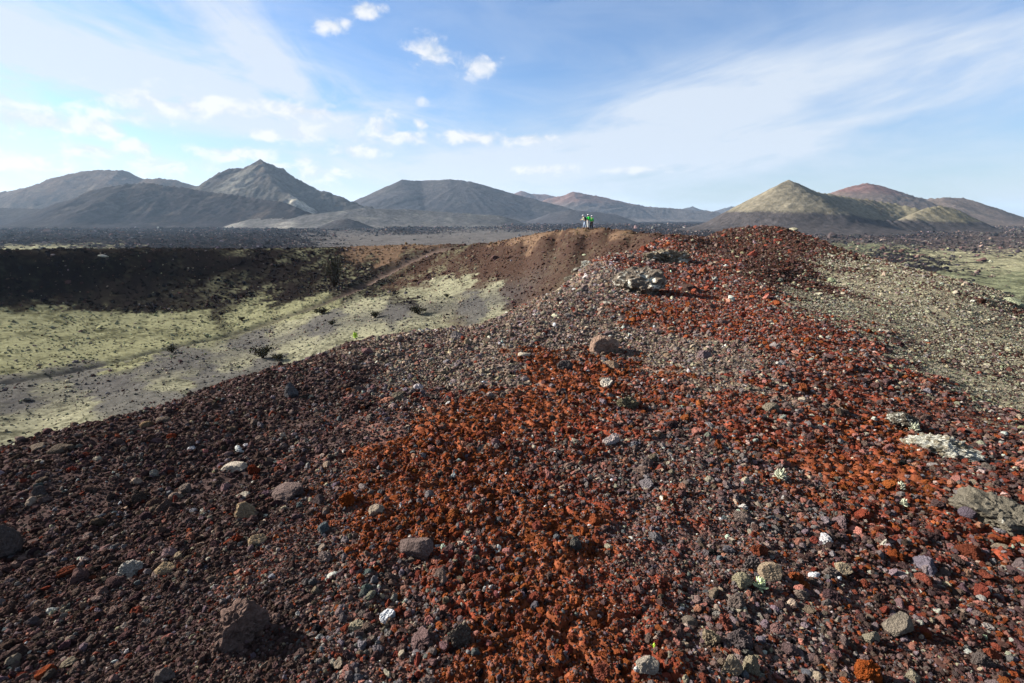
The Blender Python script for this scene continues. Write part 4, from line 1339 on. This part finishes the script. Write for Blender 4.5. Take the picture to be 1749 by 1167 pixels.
def leaf(bm, base, d, side, length, width, thick):
    """a small pointed leaf with a keel: real thickness"""
    up = d.cross(side).normalized()
    pts = [(0.0, .35), (.35, 1.0), (.7, .75), (1.0, .06)]
    rows = []
    for t, wd in pts:
        c = base + d * (length * t) + up * (0.12 * length * math.sin(t * 2.6))
        rows.append([bm.verts.new(c + side * (width * wd / 2)), bm.verts.new(c + up * thick), bm.verts.new(c - side * (width * wd / 2)), bm.verts.new(c - up * thick)])
    for a, b in zip(rows[:-1], rows[1:]):
        for j in range(4):
            bm.faces.new((a[j], a[(j + 1) % 4], b[(j + 1) % 4], b[j]))
    bm.faces.new(rows[-1])
    bm.faces.new(rows[0][::-1])


def to_mesh(bm, name, sm=True):
    me = bpy.data.meshes.new(name)
    bmesh.ops.recalc_face_normals(bm, faces=bm.faces[:])
    for f in bm.faces:
        f.smooth = sm
    bm.to_mesh(me)
    bm.free()
    return me


def tube(bm, pts, r0, r1, n=6):
    pts = [Vector(p) for p in pts]
    rings = []
    for i, p in enumerate(pts):
        d = (pts[min(i + 1, len(pts) - 1)] - pts[max(i - 1, 0)]).normalized()
        a = d.orthogonal().normalized()
        b = d.cross(a)
        r = r0 + (r1 - r0) * i / (len(pts) - 1)
        rings.append([bm.verts.new(p + (a * math.cos(k * 2 * math.pi / n) + b * math.sin(k * 2 * math.pi / n)) * r) for k in range(n)])
    for A, B in zip(rings[:-1], rings[1:]):
        for k in range(n):
            bm.faces.new((A[k], A[(k + 1) % n], B[(k + 1) % n], B[k]))
    bm.faces.new(rings[0][::-1])
    bm.faces.new(rings[-1])


def small_plant(name, px, py, size_px, n, mat, label, cat, seed, lean=0.9, wid=.28):
    rnd = random.Random(seed)
    p = ground_at(px, py + size_px * .25)
    S = size_px * float(np.dot(p, FWD)) / F_PX
    root = bpy.data.objects.new(name, None)
    ROOT.objects.link(root)
    root.empty_display_size = 0.05
    root.location = p
    set_props(root, label, cat)
    bm = bmesh.new()
    tube(bm, [(0, 0, -S * .1), (S * .02, 0, S * .2), (0, S * .02, S * .42)], S * .05, S * .035)
    link('stem', to_mesh(bm, 'stem'), M_TWIG if mat is not M_LEAF_LIME else mat, root)
    bm = bmesh.new()
    for k in range(n):
        a = k * 2.399 + rnd.uniform(-.3, .3)
        t = k / n
        el = 1.35 - lean * (1 - t) * 1.3 + rnd.uniform(-.15, .15)
        d = Vector((math.cos(a) * math.cos(el), math.sin(a) * math.cos(el), math.sin(el)))
        side = d.cross(Vector((0, 0, 1))).normalized() if abs(d.z) < .99 else Vector((1, 0, 0))
        leaf(bm, Vector((0, 0, S * (.1 + .32 * t))), d, side, S * rnd.uniform(.4, .58), S * wid * rnd.uniform(.8, 1.2), S * .03)
    link('foliage', to_mesh(bm, 'foliage'), mat, root)
    return root


small_plant('succulent', 1297, 1003, 26, 22, M_LEAF_PALE, 'small pale green succulent sprouting between stones', 'plant', 1)
small_plant('sprout', 1115, 1111, 11, 6, M_LEAF_LIME, 'tiny lime green sprout on red gravel near the bottom', 'plant', 2)
small_plant('weed', 607, 574, 13, 16, M_LEAF_LIME, 'yellow green weed on the crater edge in the middle left', 'plant', 3)
for j, (px, py, sz, lab) in enumerate([(1332, 819, 24, 'whitish branching lichen tuft on red clay right of centre'), (1535, 841, 17, 'whitish lichen tuft in red gravel below the long pale outcrop'),
                                       (1541, 868, 15, 'lowest whitish lichen tuft in red gravel below the long pale outcrop'), (1561, 733, 18, 'yellowish lichen tuft growing on the dark mossy rock')]):
    small_plant('lichen_tuft', px, py, sz, 40, M_TUFT, lab, 'lichen', 10 + j, lean=1.0, wid=.16)


def shrub(px, py, wpx, hpx, label, seed, n=260):
    rnd = random.Random(seed)
    p = ground_at(px, py + hpx * .4)
    k = float(np.dot(p, FWD)) / F_PX
    Wd, H = wpx * k, hpx * k
    root = bpy.data.objects.new('dry_shrub', None)
    ROOT.objects.link(root)
    root.location = p
    set_props(root, label, 'shrub', 'dark dry shrubs in the crater bowl')
    bt, bl = bmesh.new(), bmesh.new()
    for s in range(16):
        a = rnd.uniform(0, 6.28)
        rr = rnd.uniform(.1, .5) * Wd
        top = Vector((math.cos(a) * rr, math.sin(a) * rr, H * rnd.uniform(.55, 1.0)))
        mid = top * .5 + Vector((rnd.gauss(0, .05 * Wd), rnd.gauss(0, .05 * Wd), H * .08))
        tube(bt, [(0, 0, -.05 * H), mid, top], H * .03, H * .008, 5)
        for q in range(n // 16):
            t = rnd.uniform(.35, 1.05)
            c = mid.lerp(top, (t - .5) * 2) if t > .5 else mid * (t * 2)
            c = c + Vector((rnd.gauss(0, .09 * Wd), rnd.gauss(0, .09 * Wd), rnd.gauss(0, .07 * H)))
            d = Vector((rnd.gauss(0, 1), rnd.gauss(0, 1), rnd.gauss(.4, 1))).normalized()
            leaf(bl, c, d, d.orthogonal().normalized(), Wd * rnd.uniform(.08, .16), Wd * .06, Wd * .012)
    link('branches', to_mesh(bt, 'branches'), M_TWIG, root)
    link('foliage', to_mesh(bl, 'foliage', False), M_SHRUB, root)


for j, a in enumerate([(294, 597, 20, 12, 'dark round shrub alone on the mossy floor at the left of the bowl'), (551, 532, 24, 10, 'low dark shrub right beside the footpath in the bowl'),
                       (567, 553, 16, 9, 'small dark shrub just below the one beside the footpath'), (449, 605, 34, 20, 'wide dark shrub clump on the floor close to the ridge edge'),
                       (641, 538, 20, 11, 'dark shrub in the middle of the bowl floor, right of the path'), (714, 532, 26, 13, 'wide dark shrub on the bowl floor, rightmost of its row'),
                       (764, 506, 11, 7, 'tiny dark shrub on the pale right part of the bowl floor'), (572, 470, 34, 50, 'tall dark brushy shrub on the far crater wall by the path'),
                       (475, 610, 26, 12, 'low dark shrub touching the ridge edge right of the wide clump'), (413, 545, 12, 7, 'small dark shrub in the yellow moss above the footpath')]):
    shrub(*a, seed=30 + j)


# ------------------------------------------------------------------ hikers
def skin(name, V, E, root, sub=2, parent=None, mat=None):
    """grow one continuous surface along joints: V name -> (x, y, z, radius or (rx, ry))"""
    names = list(V)
    me = bpy.data.meshes.new(name)
    me.from_pydata([V[n][:3] for n in names], [(names.index(a), names.index(b)) for a, b in E], [])
    o = bpy.data.objects.new(name, me)
    ROOT.objects.link(o)
    md = o.modifiers.new('skin', 'SKIN')
    md.use_smooth_shade = True
    for i, n in enumerate(names):
        sv = me.skin_vertices[0].data[i]
        r = V[n][3]
        sv.radius = (r, r) if not isinstance(r, tuple) else r
        sv.use_root = (n == root)
    ss = o.modifiers.new('sub', 'SUBSURF')
    ss.levels = ss.render_levels = sub
    dg = bpy.context.evaluated_depsgraph_get()
    m2 = bpy.data.meshes.new_from_object(o.evaluated_get(dg))
    bpy.data.objects.remove(o)
    m2.name = name
    for f in m2.polygons:
        f.use_smooth = True
    return link(name, m2, mat, parent)


M_SKIN = simple_mat('skin', (.42, .24, .17), .6, .08)
M_GREEN = simple_mat('bright_green_cloth', (.035, .48, .06), .8, .12, 6)
M_GREEN2 = simple_mat('green_cloth', (.03, .30, .10), .8, .12, 6)
M_CREAM = simple_mat('cream_cloth', (.62, .60, .40), .8, .12, 6)
M_BLACK = simple_mat('black_cloth', (.012, .012, .016), .85, .15, 6)
M_DENIM = simple_mat('pale_denim', (.30, .36, .45), .85, .12, 6)
M_KHAKI = simple_mat('pale_trousers', (.60, .58, .54), .85, .12, 6)
M_WHITE = simple_mat('white_cap', (.80, .80, .78), .8, .05, 6)
M_HAIR = simple_mat('brown_hair', (.05, .03, .02), .7)
M_SHOE = simple_mat('boot', (.10, .085, .07), .8)


def person(px, py, Y, label, jacket, trousers, yaw, lean=0.0, stride=0.12, pack=None, arms=(0.1, 0.1), height_m=1.72):
    g = at(px, py, Y)
    gz = float(height(np.array([g[0]]), np.array([g[1]]))[0])
    root = bpy.data.objects.new('person', None)
    ROOT.objects.link(root)
    root.location = (g[0], g[1], gz)
    root.rotation_euler = (0, 0, math.radians(yaw))
    root.scale = (height_m / 1.76,) * 3
    set_props(root, label, 'person', 'hikers on the crater rim')

    def L(x, y, z):       # upper body leans forward about the hips
        dz = z - 0.95
        return (x, y + dz * math.sin(lean) , 0.95 + dz * math.cos(lean))
    B = {'pelvis': (0, 0, .95, (.13, .10)), 'waist': (*L(0, 0, 1.12), (.125, .09)), 'chest': (*L(0, 0, 1.32), (.155, .10)), 'neck': (*L(0, .01, 1.49), .052),
         'jaw': (*L(0, .035, 1.56), .062), 'head': (*L(0, .02, 1.655), (.078, .095)), 'crown': (*L(0, .01, 1.73), .06), 'nose': (*L(0, .115, 1.625), .014)}
    E = [('pelvis', 'waist'), ('waist', 'chest'), ('chest', 'neck'), ('neck', 'jaw'), ('jaw', 'head'), ('head', 'crown'), ('head', 'nose')]
    J, JE = {k: (*B[k][:3], tuple(q + .022 for q in B[k][3])) for k in ('pelvis', 'waist', 'chest')}, [('pelvis', 'waist'), ('waist', 'chest')]
    J['collar'] = (*L(0, .005, 1.47), .075)
    JE.append(('chest', 'collar'))
    T, TE = {'pelvis': (0, 0, .93, (.14, .112))}, []
    for s, nm in ((-1, 'l'), (1, 'r')):
        a = arms[0] if s < 0 else arms[1]
        sh = L(s * .185, 0, 1.42)
        el = L(s * .235, .03 + a * .2, 1.15)
        wr = L(s * .215, .12 + a * .45, 0.95 + a * .35)
        hd = L(s * .205, .16 + a * .5, 0.88 + a * .38)
        B.update({nm + 'sh': (*sh, .06), nm + 'el': (*el, .043), nm + 'wr': (*wr, .028), nm + 'palm': (*hd, (.034, .02))})
        E += [('chest', nm + 'sh'), (nm + 'sh', nm + 'el'), (nm + 'el', nm + 'wr'), (nm + 'wr', nm + 'palm')]
        pv = Vector(hd)
        dv = (pv - Vector(wr)).normalized()
        for q in range(4):                                # four fingers of different length, slightly curled
            o0 = pv + Vector((0, (q - 1.5) * .019, 0)) + dv * .035
            ln = (.032, .038, .035, .026)[q]
            m1 = o0 + dv * ln + Vector((-s * .006, 0, 0))
            m2 = m1 + dv * ln * .7 + Vector((-s * .018, 0, 0))
            B.update({f'{nm}f{q}a': (*o0, .0095), f'{nm}f{q}b': (*m1, .0085), f'{nm}f{q}c': (*m2, .0075)})
            E += [(nm + 'palm', f'{nm}f{q}a'), (f'{nm}f{q}a', f'{nm}f{q}b'), (f'{nm}f{q}b', f'{nm}f{q}c')]
        t0 = pv + Vector((-s * .01, .03, .005))
        t1 = t0 + dv * .03 + Vector((-s * .012, .012, 0))
        B.update({nm + 't0': (*t0, .011), nm + 't1': (*t1, .009)})
        E += [(nm + 'palm', nm + 't0'), (nm + 't0', nm + 't1')]
        J.update({nm + 'sh': (*sh, .08), nm + 'el': (*el, .064), nm + 'wr': (*wr, .047)})
        JE += [('chest', nm + 'sh'), (nm + 'sh', nm + 'el'), (nm + 'el', nm + 'wr')]
        st = s * stride
        hip, kn, an, to = (s * .09, 0, .88), (s * .10, st * .5 + .03, .49), (s * .10, st - .02, .085), (s * .115, st + .14, .035)
        B.update({nm + 'hip': (*hip, .088), nm + 'kn': (*kn, .058), nm + 'an': (*an, .042), nm + 'to': (*to, .034)})
        E += [('pelvis', nm + 'hip'), (nm + 'hip', nm + 'kn'), (nm + 'kn', nm + 'an'), (nm + 'an', nm + 'to')]
        T.update({nm + 'hip': (*hip, .104), nm + 'kn': (*kn, .076), nm + 'an': (*an, .064)})
        TE += [('pelvis', nm + 'hip'), (nm + 'hip', nm + 'kn'), (nm + 'kn', nm + 'an')]
        S = {'heel': (an[0], an[1] - .035, .05, (.05, .048)), 'mid': (an[0] + s * .006, an[1] + .06, .045, (.05, .045)), 'tip': (to[0], to[1] + .02, .035, (.045, .033))}
        skin('shoe', S, [('heel', 'mid'), ('mid', 'tip')], 'heel', 1, root, M_SHOE)
    skin('body', B, E, 'pelvis', 2, root, M_SKIN)
    skin('jacket', J, JE, 'pelvis', 2, root, jacket)
    skin('trousers', T, TE, 'pelvis', 2, root, trousers)
    h = Vector(L(0, .012, 1.675))
    bm = bmesh.new()
    bmesh.ops.create_uvsphere(bm, u_segments=16, v_segments=10, radius=.112)
    for v in bm.verts:
        v.co = Vector((v.co.x * .9, v.co.y * 1.06 - .012, v.co.z if v.co.z > -.03 else v.co.z * .9)) + h
    cut = [f for f in bm.faces if f.calc_center_median().y > h.y + .045 and f.calc_center_median().z < h.z + .02]
    bmesh.ops.delete(bm, geom=cut, context='FACES')
    hair = link('hair', to_mesh(bm, 'hair'), M_HAIR, root)
    bm = bmesh.new()
    bmesh.ops.create_uvsphere(bm, u_segments=18, v_segments=12, radius=.123)
    bmesh.ops.delete(bm, geom=[f for f in bm.faces if f.calc_center_median().z < .02], context='FACES')
    br = [bm.verts.new((math.sin(t) * .1, .09 + math.cos(t) * .10, .012)) for t in np.linspace(-1.4, 1.4, 9)]
    bi = [bm.verts.new((math.sin(t) * .095, .05 + math.cos(t) * .06, .03)) for t in np.linspace(-1.4, 1.4, 9)]
    for i in range(8):
        bm.faces.new((bi[i], bi[i + 1], br[i + 1], br[i]))
    bmesh.ops.translate(bm, verts=bm.verts[:], vec=h + Vector((0, 0, .005)))
    link('cap', to_mesh(bm, 'cap'), M_WHITE, root)
    for s in (-1, 1):
        bm = bmesh.new()
        bmesh.ops.create_icosphere(bm, subdivisions=2, radius=.011)
        bmesh.ops.translate(bm, verts=bm.verts[:], vec=Vector(L(s * .032, .108, 1.655)))
        link('eye', to_mesh(bm, 'eye'), M_BLACK, root)
    if pack is not None:
        c = Vector(L(0, -.2, 1.28))
        bm = bmesh.new()
        bmesh.ops.create_cube(bm, size=1.0)
        bmesh.ops.scale(bm, verts=bm.verts[:], vec=(.30, .18, .44))
        bmesh.ops.bevel(bm, geom=bm.edges[:], offset=.06, segments=3, affect='EDGES', profile=.5)
        bmesh.ops.rotate(bm, verts=bm.verts[:], cent=(0, 0, 0), matrix=Matrix.Rotation(-lean, 3, 'X'))
        bmesh.ops.translate(bm, verts=bm.verts[:], vec=c)
        bp = link('backpack', to_mesh(bm, 'backpack'), pack, root)
        bm = bmesh.new()
        for s in (-1, 1):
            tube(bm, [L(s * .1, -.14, 1.44), L(s * .115, .0, 1.50), L(s * .12, .135, 1.40), L(s * .13, .12, 1.22), L(s * .16, -.08, 1.1)], .018, .018, 6)
        link('strap', to_mesh(bm, 'strap'), M_BLACK, bp)
    return root


person(998.5, 388, 65.5, 'person in a cream jacket and pale jeans leaning forward, leftmost of three', M_CREAM, M_DENIM, 75, lean=.36, stride=.2, pack=M_BLACK, arms=(.5, .7))
person(1004.2, 388, 65.8, 'person in green jacket and pale trousers between the other two', M_GREEN2, M_KHAKI, 30, lean=.08, stride=.06, pack=M_GREEN, arms=(.6, .3))
person(1010, 388, 65.2, 'person in a bright green jacket and black trousers, rightmost of three', M_GREEN, M_BLACK, -20, lean=.05, stride=.14, arms=(.25, .25))

# ------------------------------------------------------------------ far white house and pale track on the plain
M_WALL = simple_mat('whitewash', (.80, .79, .76), .9, .06, 1.0)
M_DARKG = simple_mat('window_glass', (.03, .035, .04), .3, .05)
M_WOOD = simple_mat('green_door', (.05, .12, .07), .6, .1)
M_ROAD = simple_mat('pale_track', (.30, .27, .23), .95, .25, .2)


def box(bm, x0, x1, y0, y1, z0, z1):
    v = [bm.verts.new(p) for p in ((x0, y0, z0), (x1, y0, z0), (x1, y1, z0), (x0, y1, z0), (x0, y0, z1), (x1, y0, z1), (x1, y1, z1), (x0, y1, z1))]
    for f in ((0, 1, 5, 4), (1, 2, 6, 5), (2, 3, 7, 6), (3, 0, 4, 7), (4, 5, 6, 7), (3, 2, 1, 0)):
        bm.faces.new([v[i] for i in f])


hp = ground_at(1447, 397)
house = bpy.data.objects.new('house', None)
ROOT.objects.link(house)
house.location = hp
house.rotation_euler = (0, 0, math.radians(8))
set_props(house, 'small white house alone on the dark plain below the pyramid cone', 'house')
bm = bmesh.new()
box(bm, -6, 6, -3, 3, -1, 3.4)
box(bm, 1, 6, -3.4, -3.003, -1, 2.6)
link('wall', to_mesh(bm, 'wall', False), M_WALL, house)
bm = bmesh.new()
box(bm, -6.25, 6.25, -3.25, 3.25, 3.402, 3.75)
link('roof', to_mesh(bm, 'roof', False), M_WALL, house)
bm = bmesh.new()
box(bm, -1.0, 0.1, -3.08, -3.003, -.6, 1.6)
link('door', to_mesh(bm, 'door', False), M_WOOD, house)
for x in (-4.6, -2.8, 2.6, 4.4):
    yy = -3.0 if x < 1 else -3.4
    bm = bmesh.new()
    box(bm, x - .5, x + .5, yy - .07, yy - .003, .6, 1.7)
    link('window', to_mesh(bm, 'window', False), M_DARKG, house)


def track(pix, width, name, label):
    P = np.array([ground_at(*p) for p in pix])
    Q = []
    for a, b in zip(P[:-1], P[1:]):
        n = max(2, int(np.linalg.norm(b - a) / 6))
        Q += [a + (b - a) * t for t in np.linspace(0, 1, n, endpoint=False)]
    Q = np.array(Q)
    d = np.gradient(Q[:, :2], axis=0)
    d /= np.linalg.norm(d, axis=1)[:, None]
    nx = np.stack([-d[:, 1], d[:, 0]], 1)
    X, Y = [], []
    for k in (-.5, -.25, 0, .25, .5):
        X.append(Q[:, 0] + nx[:, 0] * width * k)
        Y.append(Q[:, 1] + nx[:, 1] * width * k)
    X, Y = np.array(X), np.array(Y)
    Z = height(X.ravel(), Y.ravel()).reshape(X.shape)
    Z = np.maximum(Z, Z.mean(0, keepdims=True)) + 0.5
    k = np.ones(9) / 9
    Z = np.array([np.convolve(np.pad(z, 4, 'edge'), k, 'valid') for z in Z]) + .4
    o = link(name, grid_mesh(name, X, Y, Z), M_ROAD)
    set_props(o, label, 'track', kind='structure')


track([(1078, 386), (1100, 386.5), (1125, 384.5), (1150, 386), (1182, 391), (1200, 393)], 6.0, 'road', 'pale dirt track across the lava plain right of the hikers')

# ------------------------------------------------------------------ air
bm = bmesh.new()
box(bm, -14000, 14000, -12500, 14000, PLAIN_Z - 9.5, 330)
o = link('haze', to_mesh(bm, 'haze', False))
hm = bpy.data.materials.new('clear_air')
hm.use_nodes = True
g = NT(hm.node_tree)
g.n.clear()
out = g.new('ShaderNodeOutputMaterial')
vol = g.new('ShaderNodeVolumePrincipled')
vol.inputs['Color'].default_value = (.55, .75, 1.0, 1)
vol.inputs['Density'].default_value = 0.000042
vol.inputs['Anisotropy'].default_value = 0.2
g.l.new(vol.outputs[0], out.inputs['Volume'])
o.data.materials.append(hm)
set_props(o, 'thin bluish haze over the whole plain', 'haze', kind='stuff')
